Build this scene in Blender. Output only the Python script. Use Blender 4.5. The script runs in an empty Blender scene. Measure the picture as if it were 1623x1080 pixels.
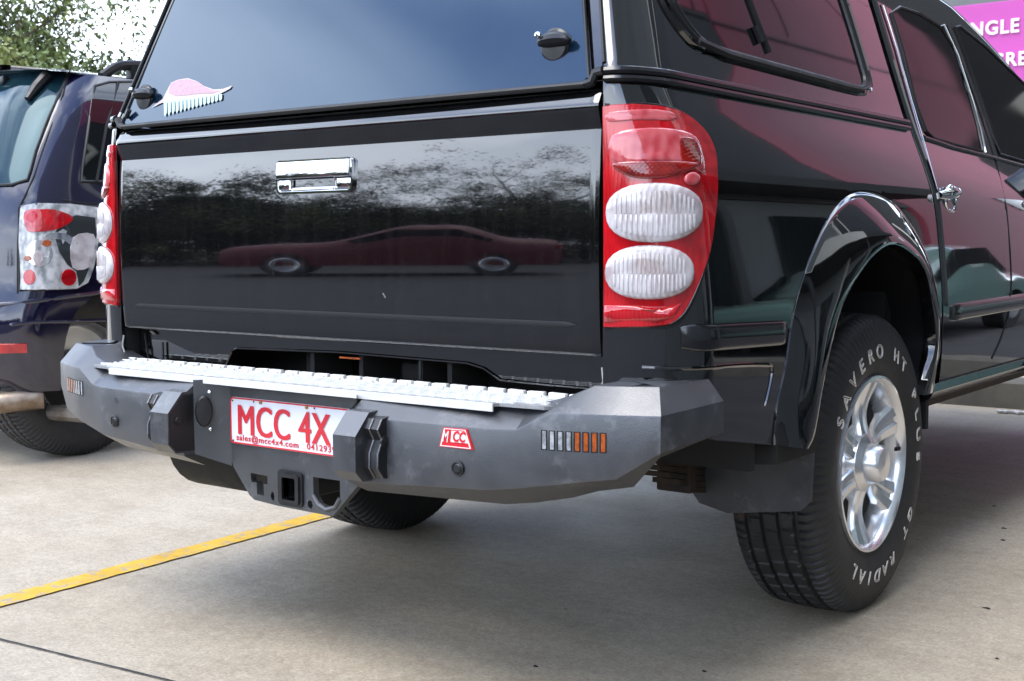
import bpy, bmesh, math, random
import numpy as np
from mathutils import Vector, Matrix
from mathutils.geometry import delaunay_2d_cdt
random.seed(7)
sc = bpy.context.scene
COL = sc.collection
R = math.radians
# ------------------------------------------------------------------ camera
FPX, W0, H0 = 2010.7, 1623.0, 1080.0
CAM = np.array([1.9605, -1.9373, .8971]); PAN, TILT, ROLL = -.6442, .0788, -.0041
_cp, _sp, _ct, _st = math.cos(PAN), math.sin(PAN), math.cos(TILT), math.sin(TILT)
cf = np.array([_sp*_ct, _cp*_ct, -_st]); _r = np.array([_cp, -_sp, 0.]); _u = np.cross(_r, cf)
cr = math.cos(ROLL)*_r + math.sin(ROLL)*_u; cu = -math.sin(ROLL)*_r + math.cos(ROLL)*_u
cam = bpy.data.cameras.new('camera'); co = bpy.data.objects.new('camera', cam); COL.objects.link(co)
cam.sensor_width = 36; cam.lens = 36*FPX/W0; cam.clip_start = .05; cam.clip_end = 2000
m = Matrix(((cr[0], cu[0], -cf[0], CAM[0]), (cr[1], cu[1], -cf[1], CAM[1]), (cr[2], cu[2], -cf[2], CAM[2]), (0, 0, 0, 1)))
co.matrix_world = m; sc.camera = co
cam.dof.use_dof = True; cam.dof.focus_distance = 3.1; cam.dof.aperture_fstop = 11.0
# ------------------------------------------------------------------ sky, sun, exposure
SUN_EL, SUN_AZ = R(64), R(190)
w = bpy.data.worlds.new('World'); sc.world = w; w.use_nodes = True
nt = w.node_tree; nt.nodes.clear(); N = nt.nodes.new; L = nt.links.new
out = N('ShaderNodeOutputWorld'); bg = N('ShaderNodeBackground'); L(bg.outputs[0], out.inputs[0])
sky = N('ShaderNodeTexSky'); sky.sky_type = 'NISHITA'; sky.sun_disc = False
sky.sun_elevation = SUN_EL; sky.sun_rotation = SUN_AZ; sky.dust_density = 2.0; sky.air_density = 1.2
tc = N('ShaderNodeTexCoord'); sep = N('ShaderNodeSeparateXYZ'); L(tc.outputs['Generated'], sep.inputs[0])
mp = N('ShaderNodeMapping'); mp.inputs['Scale'].default_value = (1.2, 1.2, 3.2); L(tc.outputs['Generated'], mp.inputs[0])
no = N('ShaderNodeTexNoise'); no.inputs['Scale'].default_value = 1.7; no.inputs['Detail'].default_value = 7; no.inputs['Roughness'].default_value = .55
no.inputs['Distortion'].default_value = .4
L(mp.outputs[0], no.inputs['Vector'])
cr_ = N('ShaderNodeValToRGB'); cr_.color_ramp.elements[0].position = .45; cr_.color_ramp.elements[1].position = .66
L(no.outputs['Fac'], cr_.inputs[0])
hz = N('ShaderNodeMapRange'); hz.inputs['From Min'].default_value = .05; hz.inputs['From Max'].default_value = .55
hz.inputs['To Min'].default_value = 1.; hz.inputs['To Max'].default_value = 0.; hz.interpolation_type = 'SMOOTHSTEP'; L(sep.outputs['Z'], hz.inputs['Value'])
mx = N('ShaderNodeMath'); mx.operation = 'MAXIMUM'
hm = N('ShaderNodeMath'); hm.operation = 'MULTIPLY'; hm.inputs[1].default_value = .93; L(hz.outputs[0], hm.inputs[0])
L(cr_.outputs[0], mx.inputs[0]); L(hm.outputs[0], mx.inputs[1])
mix = N('ShaderNodeMix'); mix.data_type = 'RGBA'; L(mx.outputs[0], mix.inputs['Factor'])
mixb = N('ShaderNodeMix'); mixb.data_type = 'RGBA'; mixb.blend_type = 'MULTIPLY'; mixb.inputs['Factor'].default_value = 1
L(sky.outputs[0], mixb.inputs['A']); mixb.inputs['B'].default_value = (1.7, 1.9, 2.3, 1)
L(mixb.outputs['Result'], mix.inputs['A']); mix.inputs['B'].default_value = (22, 24.3, 28, 1)
L(mix.outputs['Result'], bg.inputs[0]); bg.inputs[1].default_value = .1
sl = bpy.data.lights.new('sun', 'SUN'); sl.energy = 1.3; sl.angle = R(35); sl.color = (1, .93, .82)
so = bpy.data.objects.new('sun', sl); COL.objects.link(so)
sd = Vector((math.sin(SUN_AZ)*math.cos(SUN_EL), math.cos(SUN_AZ)*math.cos(SUN_EL), math.sin(SUN_EL)))
so.rotation_euler = sd.to_track_quat('Z', 'Y').to_euler(); so.location = (0, 0, 20)
sc.view_settings.view_transform = 'Standard'; sc.view_settings.look = 'None'; sc.view_settings.exposure = .85; sc.view_settings.gamma = 1
sc.view_settings.use_curve_mapping = False
sc.cycles.max_bounces = 6; sc.cycles.use_denoising = True

# ------------------------------------------------------------------ picture helpers (points on real surfaces)
def pj(P):
    d = np.asarray(P, float)-CAM; z = d @ cf
    return np.array([811.5+FPX*(d @ cr)/z, 540-FPX*(d @ cu)/z])
def ray(x, y): return cf+(x-811.5)/FPX*cr-(y-540)/FPX*cu
def on(x, y, ax, v):
    d = ray(x, y); i = 'XYZ'.index(ax); return CAM+d*((v-CAM[i])/d[i])
def hit(u, v, fn, p0):
    p = np.array(p0, float); uv = np.array([u, v])
    for _ in range(40):
        q = pj(fn(p)); e = uv-q
        if abs(e).max() < .05: break
        h = 1e-4
        J = np.column_stack([(pj(fn(p+[h, 0]))-q)/h, (pj(fn(p+[0, h]))-q)/h])
        try: d = np.linalg.solve(J, e)
        except Exception: break
        p = p+np.clip(d, -.15, .15)
    return p
def interp(x, tab): return float(np.interp(x, [t[0] for t in tab], [t[1] for t in tab]))
def smooth_tab(tab, n=60):
    xs = np.linspace(tab[0][0], tab[-1][0], n); ys = np.interp(xs, [t[0] for t in tab], [t[1] for t in tab])
    for _ in range(10): ys[1:-1] = (ys[:-2]+2*ys[1:-1]+ys[2:])/4
    return list(zip(xs, ys))
def spline(pts, n=8, closed=False):
    P = [np.array(p, float) for p in pts]; out = []; k = len(P)
    rng = range(k if closed else k-1)
    for i in rng:
        a = P[(i-1) % k] if closed or i > 0 else P[0]*2-P[1]
        b = P[i]; c = P[(i+1) % k]; d = P[(i+2) % k] if closed or i+2 < k else P[-1]*2-P[-2]
        for j in range(n):
            t = j/n
            out.append(.5*((2*b)+(-a+c)*t+(2*a-5*b+4*c-d)*t*t+(-a+3*b-3*c+d)*t**3))
    if not closed: out.append(P[-1])
    return out

# ------------------------------------------------------------------ materials
MATS = {}
def mat(name, col, rough=.5, metal=0., ior=1.5, coat=0., crough=.03, var=0., vscale=8., bump=0., bscale=60., col2=None, rvar=0., emit=None, sheen=0, detail=5):
    if name in MATS: return MATS[name]
    M = bpy.data.materials.new(name); M.use_nodes = True; t = M.node_tree; b = t.nodes['Principled BSDF']
    b.inputs['Base Color'].default_value = (*col, 1); b.inputs['Roughness'].default_value = rough; b.inputs['Metallic'].default_value = metal
    b.inputs['IOR'].default_value = ior; b.inputs['Coat Weight'].default_value = coat; b.inputs['Coat Roughness'].default_value = crough
    if emit: b.inputs['Emission Color'].default_value = (*emit[0], 1); b.inputs['Emission Strength'].default_value = emit[1]
    if var or bump or col2 or rvar:
        tcn = t.nodes.new('ShaderNodeTexCoord')
        nz = t.nodes.new('ShaderNodeTexNoise'); nz.inputs['Scale'].default_value = vscale; nz.inputs['Detail'].default_value = detail; nz.inputs['Roughness'].default_value = .6
        t.links.new(tcn.outputs['Object'], nz.inputs['Vector'])
        rp = t.nodes.new('ShaderNodeValToRGB'); rp.color_ramp.elements[0].position = .35; rp.color_ramp.elements[1].position = .68
        t.links.new(nz.outputs['Fac'], rp.inputs[0])
        c2 = col2 if col2 else tuple(min(1, c*(1+var)) for c in col); c1 = col if col2 else tuple(c*(1-var) for c in col)
        rp.color_ramp.elements[0].color = (*c1, 1); rp.color_ramp.elements[1].color = (*c2, 1)
        if var or col2: t.links.new(rp.outputs[0], b.inputs['Base Color'])
        if rvar:
            mr = t.nodes.new('ShaderNodeMapRange'); mr.inputs['To Min'].default_value = max(0, rough-rvar); mr.inputs['To Max'].default_value = rough+rvar
            mr.inputs['From Min'].default_value = .3; mr.inputs['From Max'].default_value = .7
            t.links.new(nz.outputs['Fac'], mr.inputs['Value']); t.links.new(mr.outputs[0], b.inputs['Roughness'])
        if bump:
            n2 = t.nodes.new('ShaderNodeTexNoise'); n2.inputs['Scale'].default_value = bscale; n2.inputs['Detail'].default_value = 3
            t.links.new(tcn.outputs['Object'], n2.inputs['Vector'])
            bp = t.nodes.new('ShaderNodeBump'); bp.inputs['Strength'].default_value = bump; bp.inputs['Distance'].default_value = .002
            t.links.new(n2.outputs['Fac'], bp.inputs['Height']); t.links.new(bp.outputs[0], b.inputs['Normal'])
    MATS[name] = M; return M
m_black = mat('black_paint', (.0030, .0030, .0035), rough=.05, ior=1.68, coat=1., crough=.008, col2=(.0050, .0050, .0055), vscale=5)
m_dustyblack = mat('dusty_black', (.006, .006, .006), rough=.7, ior=1.4, col2=(.012, .012, .011), vscale=9, rvar=.15)
m_navy = mat('navy_paint', (.005, .004, .018), rough=.12, ior=1.5, coat=1., crough=.02, col2=(.009, .008, .030), vscale=4)
m_redpaint = mat('red_paint', (.11, .004, .008), rough=.5, coat=.0)
def streaks(M, lo, hi, amt):
    t = M.node_tree; b = t.nodes['Principled BSDF']; c = t.nodes.new('ShaderNodeTexCoord'); mp_ = t.nodes.new('ShaderNodeMapping'); mp_.inputs['Scale'].default_value = (26, 26, 1.6)
    n = t.nodes.new('ShaderNodeTexNoise'); n.inputs['Scale'].default_value = 1.4; n.inputs['Detail'].default_value = 8; n.inputs['Roughness'].default_value = .7
    t.links.new(c.outputs['Object'], mp_.inputs[0]); t.links.new(mp_.outputs[0], n.inputs['Vector'])
    r = t.nodes.new('ShaderNodeMapRange'); r.inputs['From Min'].default_value = .45; r.inputs['From Max'].default_value = .75; r.inputs['To Min'].default_value = lo; r.inputs['To Max'].default_value = hi
    t.links.new(n.outputs['Fac'], r.inputs['Value']); t.links.new(r.outputs[0], b.inputs['Roughness'])
    n2 = t.nodes.new('ShaderNodeTexNoise'); n2.inputs['Scale'].default_value = 160; n2.inputs['Detail'].default_value = 2; t.links.new(c.outputs['Object'], n2.inputs['Vector'])
    mu = t.nodes.new('ShaderNodeMath'); mu.operation = 'MULTIPLY'; t.links.new(n.outputs['Fac'], mu.inputs[0]); t.links.new(n2.outputs['Fac'], mu.inputs[1])
    rp = t.nodes.new('ShaderNodeValToRGB'); rp.color_ramp.elements[0].position = .24; rp.color_ramp.elements[1].position = .46
    base = b.inputs['Base Color'].default_value[:3]; rp.color_ramp.elements[0].color = (*base, 1); rp.color_ramp.elements[1].color = (amt, amt*.97, amt*.9, 1)
    t.links.new(mu.outputs[0], rp.inputs[0]); t.links.new(rp.outputs[0], b.inputs['Base Color'])
streaks(m_black, .03, .085, .011)
m_cabglass = mat('cab_glass', (.002, .002, .0025), rough=.04, ior=1.38)
m_cabglass.node_tree.nodes['Principled BSDF'].inputs['Specular IOR Level'].default_value = .16
m_glass = mat('tinted_glass', (.002, .0025, .003), rough=.02, ior=1.7)
m_rearglass = mat('rear_glass', (.006, .016, .032), rough=.09, ior=1.75, rvar=.05, vscale=2.2)
m_rearglass.node_tree.nodes['Principled BSDF'].inputs['Specular Tint'].default_value = (.62, .80, 1., 1)
m_rubber = mat('black_rubber', (.008, .008, .008), rough=.45, rvar=.1, vscale=20)
m_plastic = mat('black_plastic', (.012, .012, .013), rough=.42, bump=.15, bscale=300, rvar=.12, vscale=14)
m_dark = mat('underbody_dark', (.006, .006, .006), rough=.8)
m_flap = mat('mudflap_rubber', (.022, .024, .028), rough=.55, col2=(.05, .052, .058), vscale=9, bump=.1, bscale=80)
m_bumper = mat('charcoal_powdercoat', (.018, .020, .024), rough=.38, ior=2.0, col2=(.030, .033, .038), vscale=9, bump=.22, bscale=500, rvar=.08)
m_chrome = mat('chrome', (.85, .86, .87), rough=.06, metal=1.)
m_alloy = mat('alloy_silver', (.82, .83, .84), rough=.22, metal=.8, ior=1.5, coat=.6, var=.06, vscale=10)
m_tread = mat('aluminium_tread', (.84, .84, .82), rough=.36, metal=.25, var=.10, vscale=30, bump=.2, bscale=200)
m_treadb = mat('aluminium_base', (.34, .34, .34), rough=.5, metal=.4, var=.2, vscale=40)
m_tyre = mat('tyre_rubber', (.015, .015, .016), rough=.6, col2=(.027, .026, .025), vscale=13, rvar=.1, bump=.15, bscale=150)
m_white = mat('white_paint', (.78, .77, .74), rough=.5, var=.05, vscale=20)
m_letters = mat('tyre_letter_white', (.80, .74, .66), rough=.7, var=.15, vscale=60)
m_platew = mat('plate_white', (.80, .80, .82), rough=.35, var=.03, vscale=12)
m_red = mat('plate_red', (.62, .03, .04), rough=.4)
m_badge = mat('badge_red', (.68, .02, .03), rough=.25, coat=.6)
m_amber = mat('amber_lens', (.38, .075, .008), rough=.12, coat=1., var=.35, vscale=80)
m_clearl = mat('clear_lens', (.34, .35, .36), rough=.1, coat=1., var=.45, vscale=90)
m_rust = mat('rusty_steel', (.040, .024, .015), rough=.8, col2=(.010, .009, .008), vscale=25, bump=.4, bscale=80)
m_steel = mat('grey_steel', (.30, .28, .25), rough=.5, metal=.6, col2=(.16, .13, .10), vscale=10)
m_exh = mat('exhaust_tip', (.34, .28, .22), rough=.45, metal=.7, col2=(.16, .10, .06), vscale=12)

m_facet = mat('facet_bright', (.60, .56, .56), rough=.12, coat=1., var=.2, vscale=60)
m_facetd = mat('facet_grey', (.50, .42, .38), rough=.12, coat=1., var=.3, vscale=60)
def scuff(M, col, sc_, lo, hi, amt):
    t = M.node_tree; b = t.nodes['Principled BSDF']; c = t.nodes.new('ShaderNodeTexCoord')
    n = t.nodes.new('ShaderNodeTexNoise'); n.inputs['Scale'].default_value = sc_; n.inputs['Detail'].default_value = 12; n.inputs['Roughness'].default_value = .78
    t.links.new(c.outputs['Object'], n.inputs['Vector']); r = t.nodes.new('ShaderNodeMapRange'); r.inputs['From Min'].default_value = lo; r.inputs['From Max'].default_value = hi; r.inputs['To Max'].default_value = amt
    t.links.new(n.outputs['Fac'], r.inputs['Value']); m_ = t.nodes.new('ShaderNodeMix'); m_.data_type = 'RGBA'; t.links.new(r.outputs[0], m_.inputs['Factor'])
    src = b.inputs['Base Color']
    if src.links: t.links.new(src.links[0].from_socket, m_.inputs['A'])
    else: m_.inputs['A'].default_value = src.default_value
    m_.inputs['B'].default_value = (*col, 1); t.links.new(m_.outputs['Result'], b.inputs['Base Color'])
scuff(m_bumper, (.12, .12, .125), 11, .54, .62, .5); scuff(m_bumper, (.06, .055, .05), 3.5, .50, .66, .4); scuff(m_flap, (.10, .10, .10), 16, .54, .62, .6)
scuff(m_tyre, (.05, .047, .042), 20, .53, .64, .4); scuff(m_alloy, (.35, .30, .25), 14, .60, .74, .45); scuff(m_plastic, (.05, .045, .04), 11, .56, .72, .5)
def lens_mat(name, base, dark, sx, sz, rough=.08):
    if name in MATS: return MATS[name]
    M = bpy.data.materials.new(name); M.use_nodes = True; t = M.node_tree; b = t.nodes['Principled BSDF']
    b.inputs['Roughness'].default_value = rough; b.inputs['Coat Weight'].default_value = 1; b.inputs['Coat Roughness'].default_value = .02
    b.inputs['Subsurface Weight'].default_value = 0
    tcn = t.nodes.new('ShaderNodeTexCoord'); sp = t.nodes.new('ShaderNodeSeparateXYZ'); t.links.new(tcn.outputs['Object'], sp.inputs[0])
    vals = []
    for ax, s in (('X', sx), ('Z', sz)):
        mu = t.nodes.new('ShaderNodeMath'); mu.operation = 'MULTIPLY'; mu.inputs[1].default_value = s; t.links.new(sp.outputs[ax], mu.inputs[0])
        si = t.nodes.new('ShaderNodeMath'); si.operation = 'SINE'; t.links.new(mu.outputs[0], si.inputs[0]); vals.append(si)
    ad = t.nodes.new('ShaderNodeMath'); ad.operation = 'MULTIPLY'; t.links.new(vals[0].outputs[0], ad.inputs[0]); t.links.new(vals[1].outputs[0], ad.inputs[1])
    nz = t.nodes.new('ShaderNodeTexNoise'); nz.inputs['Scale'].default_value = 22; t.links.new(tcn.outputs['Object'], nz.inputs[0])
    a2 = t.nodes.new('ShaderNodeMath'); a2.operation = 'MULTIPLY_ADD'; a2.inputs[1].default_value = .09; a2.inputs[2].default_value = 0; t.links.new(ad.outputs[0], a2.inputs[0])
    a3 = t.nodes.new('ShaderNodeMath'); a3.operation = 'ADD'; t.links.new(a2.outputs[0], a3.inputs[0]); t.links.new(nz.outputs['Fac'], a3.inputs[1])
    rp = t.nodes.new('ShaderNodeValToRGB'); rp.color_ramp.elements[0].position = .32; rp.color_ramp.elements[1].position = .62
    rp.color_ramp.elements[0].color = (*dark, 1); rp.color_ramp.elements[1].color = (*base, 1)
    t.links.new(a3.outputs[0], rp.inputs[0]); t.links.new(rp.outputs[0], b.inputs['Base Color'])
    bp = t.nodes.new('ShaderNodeBump'); bp.inputs['Strength'].default_value = .22; bp.inputs['Distance'].default_value = .0006
    t.links.new(ad.outputs[0], bp.inputs['Height']); t.links.new(bp.outputs[0], b.inputs['Normal'])
    MATS[name] = M; return M
m_lred = lens_mat('lens_red', (.56, .008, .014), (.36, .004, .008), 900, 60)
m_lred2 = lens_mat('lens_red_dark', (.30, .012, .008), (.10, .003, .003), 900, 700)
m_lpink = lens_mat('lens_pink_bowl', (.62, .13, .14), (.42, .02, .03), 420, 20)
m_lclear = lens_mat('lens_clear_facets', (.66, .62, .62), (.40, .34, .34), 620, 30)

# ------------------------------------------------------------------ object helpers
def link(o, parent=None):
    COL.objects.link(o)
    if parent is not None:
        o.parent = parent
        if parent.type == 'EMPTY': o.matrix_parent_inverse = Matrix.Translation(parent.location).inverted() if parent.parent is None else Matrix.Identity(4)
    return o
def thing(name, label, cat, loc=(0, 0, 0), group=None):
    o = bpy.data.objects.new(name, None); o.empty_display_size = .3; COL.objects.link(o); o.location = loc
    o['label'] = label; o['category'] = cat
    if group: o['group'] = group
    return o
def tag(o, label, cat, group=None):
    o['label'] = label; o['category'] = cat
    if group: o['group'] = group
    return o
def mesh(name, V, F, m, parent=None, smooth=True, sharp=None, normals=None):
    me = bpy.data.meshes.new(name); me.from_pydata([tuple(map(float, v)) for v in V], [], [tuple(f) for f in F])
    ms = m if isinstance(m, (list, tuple)) else [m]
    for q in ms: me.materials.append(q)
    me.validate(); me.update()
    if smooth:
        me.polygons.foreach_set('use_smooth', [True]*len(me.polygons))
        if normals is not None: me.normals_split_custom_set_from_vertices(normals)
        elif sharp is not None: me.set_sharp_from_angle(angle=R(sharp))
    o = bpy.data.objects.new(name, me); return link(o, parent)
class MB:
    def __init__(s): s.V = []; s.F = []; s.m = []
    def add(s, V, F, mi=0):
        k = len(s.V); s.V += [tuple(map(float, v)) for v in V]; s.F += [tuple(i+k for i in f) for f in F]; s.m += [mi]*len(F); return s
    def box(s, c, d, rot=None, bev=.0, mi=0):
        x, y, z = d[0]/2, d[1]/2, d[2]/2
        b = min(bev, x*.45, y*.45, z*.45) if bev else 0
        if b:
            bm = bmesh.new(); bmesh.ops.create_cube(bm, size=1.); bmesh.ops.scale(bm, vec=(2*x, 2*y, 2*z), verts=bm.verts)
            bmesh.ops.bevel(bm, geom=bm.edges[:]+bm.verts[:], offset=b, segments=2, affect='EDGES', profile=.6)
            bm.verts.ensure_lookup_table(); V = [v.co.copy() for v in bm.verts]; F = [[v.index for v in f.verts] for f in bm.faces]; bm.free()
        else:
            V = [Vector((a*x, b_*y, c_*z)) for a in (-1, 1) for b_ in (-1, 1) for c_ in (-1, 1)]
            F = [(0, 1, 3, 2), (4, 6, 7, 5), (0, 4, 5, 1), (2, 3, 7, 6), (0, 2, 6, 4), (1, 5, 7, 3)]
        M = rot if rot is not None else Matrix.Identity(3)
        return s.add([M @ v+Vector(c) for v in V], F, mi)
    def prism(s, pts, a, b, mi=0):   # pts: closed loop of 3D pts; offset vectors a,b
        n = len(pts); a = np.array(a); b = np.array(b); P = [np.array(p) for p in pts]
        V = [p+a for p in P]+[p+b for p in P]
        F = [tuple(range(n))[::-1], tuple(range(n, 2*n))]+[(i, (i+1) % n, n+(i+1) % n, n+i) for i in range(n)]
        return s.add(V, F, mi)
    def tube(s, pts, r, n=8, closed=False, mi=0, flat=1., up=None):
        P = [Vector(p) for p in pts]; k = len(P); V = []; rs = r if hasattr(r, '__len__') else [r]*k
        prev = None
        for i in range(k):
            a = P[(i-1) % k] if closed or i > 0 else P[i]; b = P[(i+1) % k] if closed or i < k-1 else P[i]
            t = (b-a).normalized()
            if prev is None:
                u_ = Vector(up) if up else (Vector((0, 0, 1)) if abs(t.z) < .9 else Vector((1, 0, 0)))
            else: u_ = prev
            x = (u_-t*u_.dot(t)).normalized(); y = t.cross(x); prev = x
            for j in range(n):
                q = 2*math.pi*j/n; V.append(P[i]+x*math.cos(q)*rs[i]*flat+y*math.sin(q)*rs[i])
        F = []
        for i in range(k if closed else k-1):
            for j in range(n):
                a = i*n+j; b = i*n+(j+1) % n; c = ((i+1) % k)*n+(j+1) % n; d = ((i+1) % k)*n+j; F.append((a, b, c, d))
        if not closed: F += [tuple(range(n))[::-1], tuple(range((k-1)*n, k*n))]
        return s.add(V, F, mi)
    def lathe(s, prof, c, axis='X', n=48, mi=0, sgn=1):   # prof (offset along axis, radius)
        V = []; F = []; k = len(prof)
        for i in range(n):
            a = 2*math.pi*i/n
            for (o, r) in prof:
                u, v = r*math.sin(a), r*math.cos(a)
                V.append({'X': (c[0]+sgn*o, c[1]+u, c[2]+v), 'Y': (c[0]+u, c[1]+sgn*o, c[2]+v), 'Z': (c[0]+u, c[1]+v, c[2]+sgn*o)}[axis])
        for i in range(n):
            for j in range(k-1):
                F.append((i*k+j, ((i+1) % n)*k+j, ((i+1) % n)*k+j+1, i*k+j+1))
        return s.add(V, F, mi)
    def build(s, name, m, parent=None, smooth=True, sharp=32):
        o = mesh(name, s.V, s.F, m, parent, smooth, sharp)
        if isinstance(m, (list, tuple)) and len(o.data.polygons) == len(s.m): o.data.polygons.foreach_set('material_index', s.m)
        return o
def loft(name, curves, m, parent=None, closed_u=False, sharp=None, smooth=True):
    k = len(curves[0]); V = [p for c in curves for p in c]; F = []
    for i in range(len(curves)-1):
        for j in range(k if closed_u else k-1):
            F.append((i*k+j, i*k+(j+1) % k, (i+1)*k+(j+1) % k, (i+1)*k+j))
    return mesh(name, V, F, m, parent, smooth, sharp)
def inside(p, poly):
    x, y = p; c = False; n = len(poly)
    for i in range(n):
        x1, y1 = poly[i]; x2, y2 = poly[i-1]
        if (y1 > y) != (y2 > y) and x < (x2-x1)*(y-y1)/(y2-y1)+x1: c = not c
    return c
def resample(poly, step):
    out = []
    n = len(poly)
    for i in range(n):
        a = np.array(poly[i], float); b = np.array(poly[(i+1) % n], float); k = max(1, int(math.ceil(np.linalg.norm(b-a)/step)))
        for j in range(k): out.append(tuple(a+(b-a)*j/k))
    return out
def area(p): return .5*sum(p[i-1][0]*p[i][1]-p[i][0]*p[i-1][1] for i in range(len(p)))
def patch(name, outline, fn, m, parent=None, step=.03, off=0., skirt=.012, holes=(), flip=False, zs=None, rnd=.0015):
    """sheet on the surface fn(p, off) bounded by outline (2D), with an inward turned edge"""
    ol = resample(outline, step)
    if area(ol) < 0: ol = ol[::-1]
    hs = [resample(h, step) for h in holes]; hs = [h[::-1] if area(h) > 0 else h for h in hs]
    xs = [p[0] for p in ol]; ys = [p[1] for p in ol]
    pts = list(ol); E = [(i, (i+1) % len(ol)) for i in range(len(ol))]
    for h in hs:
        k = len(pts); pts += h; E += [(k+i, k+(i+1) % len(h)) for i in range(len(h))]
    bnd = np.array(pts)
    gy = zs if zs is not None else list(np.arange(min(ys)+step/2, max(ys), step))
    for y in gy:
        for x in np.arange(min(xs)+step*.5, max(xs), step):
            if inside((x, y), ol) and not any(inside((x, y), h) for h in hs):
                if np.min(np.hypot(bnd[:, 0]-x, bnd[:, 1]-y)) > step*.35: pts.append((x, y))
    vs, es, fs, *_ = delaunay_2d_cdt([Vector(p) for p in pts], E, [], 1, 1e-6)
    P2 = [(v.x, v.y) for v in vs]
    if hs:
        fs = [f for f in fs if not any(inside((sum(P2[i][0] for i in f)/len(f), sum(P2[i][1] for i in f)/len(f)), h) for h in hs)]
    def nrm(p):
        h = 1e-4; p = np.array(p); a = (np.array(fn(p+[h, 0]))-np.array(fn(p-[h, 0]))); b = (np.array(fn(p+[0, h]))-np.array(fn(p-[0, h])))
        n = np.cross(a, b); return n/(np.linalg.norm(n)+1e-12)
    sg = -1 if flip else 1
    nn = [nrm(p)*sg for p in P2]; V = [np.array(fn(np.array(p)))+off*n for p, n in zip(P2, nn)]
    F = [tuple(f) if not flip else tuple(f)[::-1] for f in fs]; NO = list(nn)
    if skirt:
        for loop in [ol]+hs:
            base = len(V); L_ = len(loop)
            for i, p in enumerate(loop):
                n = nrm(p)*sg; q = np.array(fn(np.array(p))); a = np.array(fn(np.array(loop[i-1]))); b = np.array(fn(np.array(loop[(i+1) % L_])))
                t = b-a; t = t/(np.linalg.norm(t)+1e-9); o_ = np.cross(t, n)*sg
                V.append(q+n*off); NO.append(n*.7+o_*.7)
                V.append(q+n*(off-rnd)+o_*rnd*.7); NO.append(o_)
                V.append(q+n*(off-skirt)+o_*rnd*.7); NO.append(o_)
            for i in range(L_):
                a = base+i*3; b = base+((i+1) % L_)*3
                for k in (0, 1): F.append((a+k, a+k+1, b+k+1, b+k) if not flip else (a+k, b+k, b+k+1, a+k+1))
    return mesh(name, V, F, m, parent, True, None, [tuple(n/(np.linalg.norm(n)+1e-9)) for n in NO])
def text(name, body, size, M, m, parent=None, ext=.001, offset=0., outline=0., spacing=1., shear=0., sx=1., align='LEFT'):
    cu_ = bpy.data.curves.new(name, 'FONT'); cu_.body = body; cu_.size = size; cu_.extrude = ext; cu_.offset = offset; cu_.space_character = spacing; cu_.shear = shear
    cu_.align_x = align; cu_.resolution_u = 4
    if outline: cu_.fill_mode = 'NONE'; cu_.bevel_depth = outline; cu_.extrude = 0; cu_.bevel_resolution = 1
    o = bpy.data.objects.new(name, cu_); COL.objects.link(o)
    dg = bpy.context.evaluated_depsgraph_get(); dg.update(); me = bpy.data.meshes.new_from_object(o.evaluated_get(dg))
    bpy.data.objects.remove(o); me.name = name
    me.transform(M @ Matrix.Diagonal((sx, 1, 1, 1)))
    me.materials.clear(); me.materials.append(m)
    q = bpy.data.objects.new(name, me); return link(q, parent)
def text_verts(body, size, M, outline=.0008, offset=0):
    o = text('tmp', body, size, M, m_letters, None, outline=outline, offset=offset, align='CENTER')
    V = [v.co.copy() for v in o.data.vertices]; F = [tuple(p.vertices) for p in o.data.polygons]
    me = o.data; bpy.data.objects.remove(o); bpy.data.meshes.remove(me); return V, F
def struct(o): o['kind'] = 'structure'; return o

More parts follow.
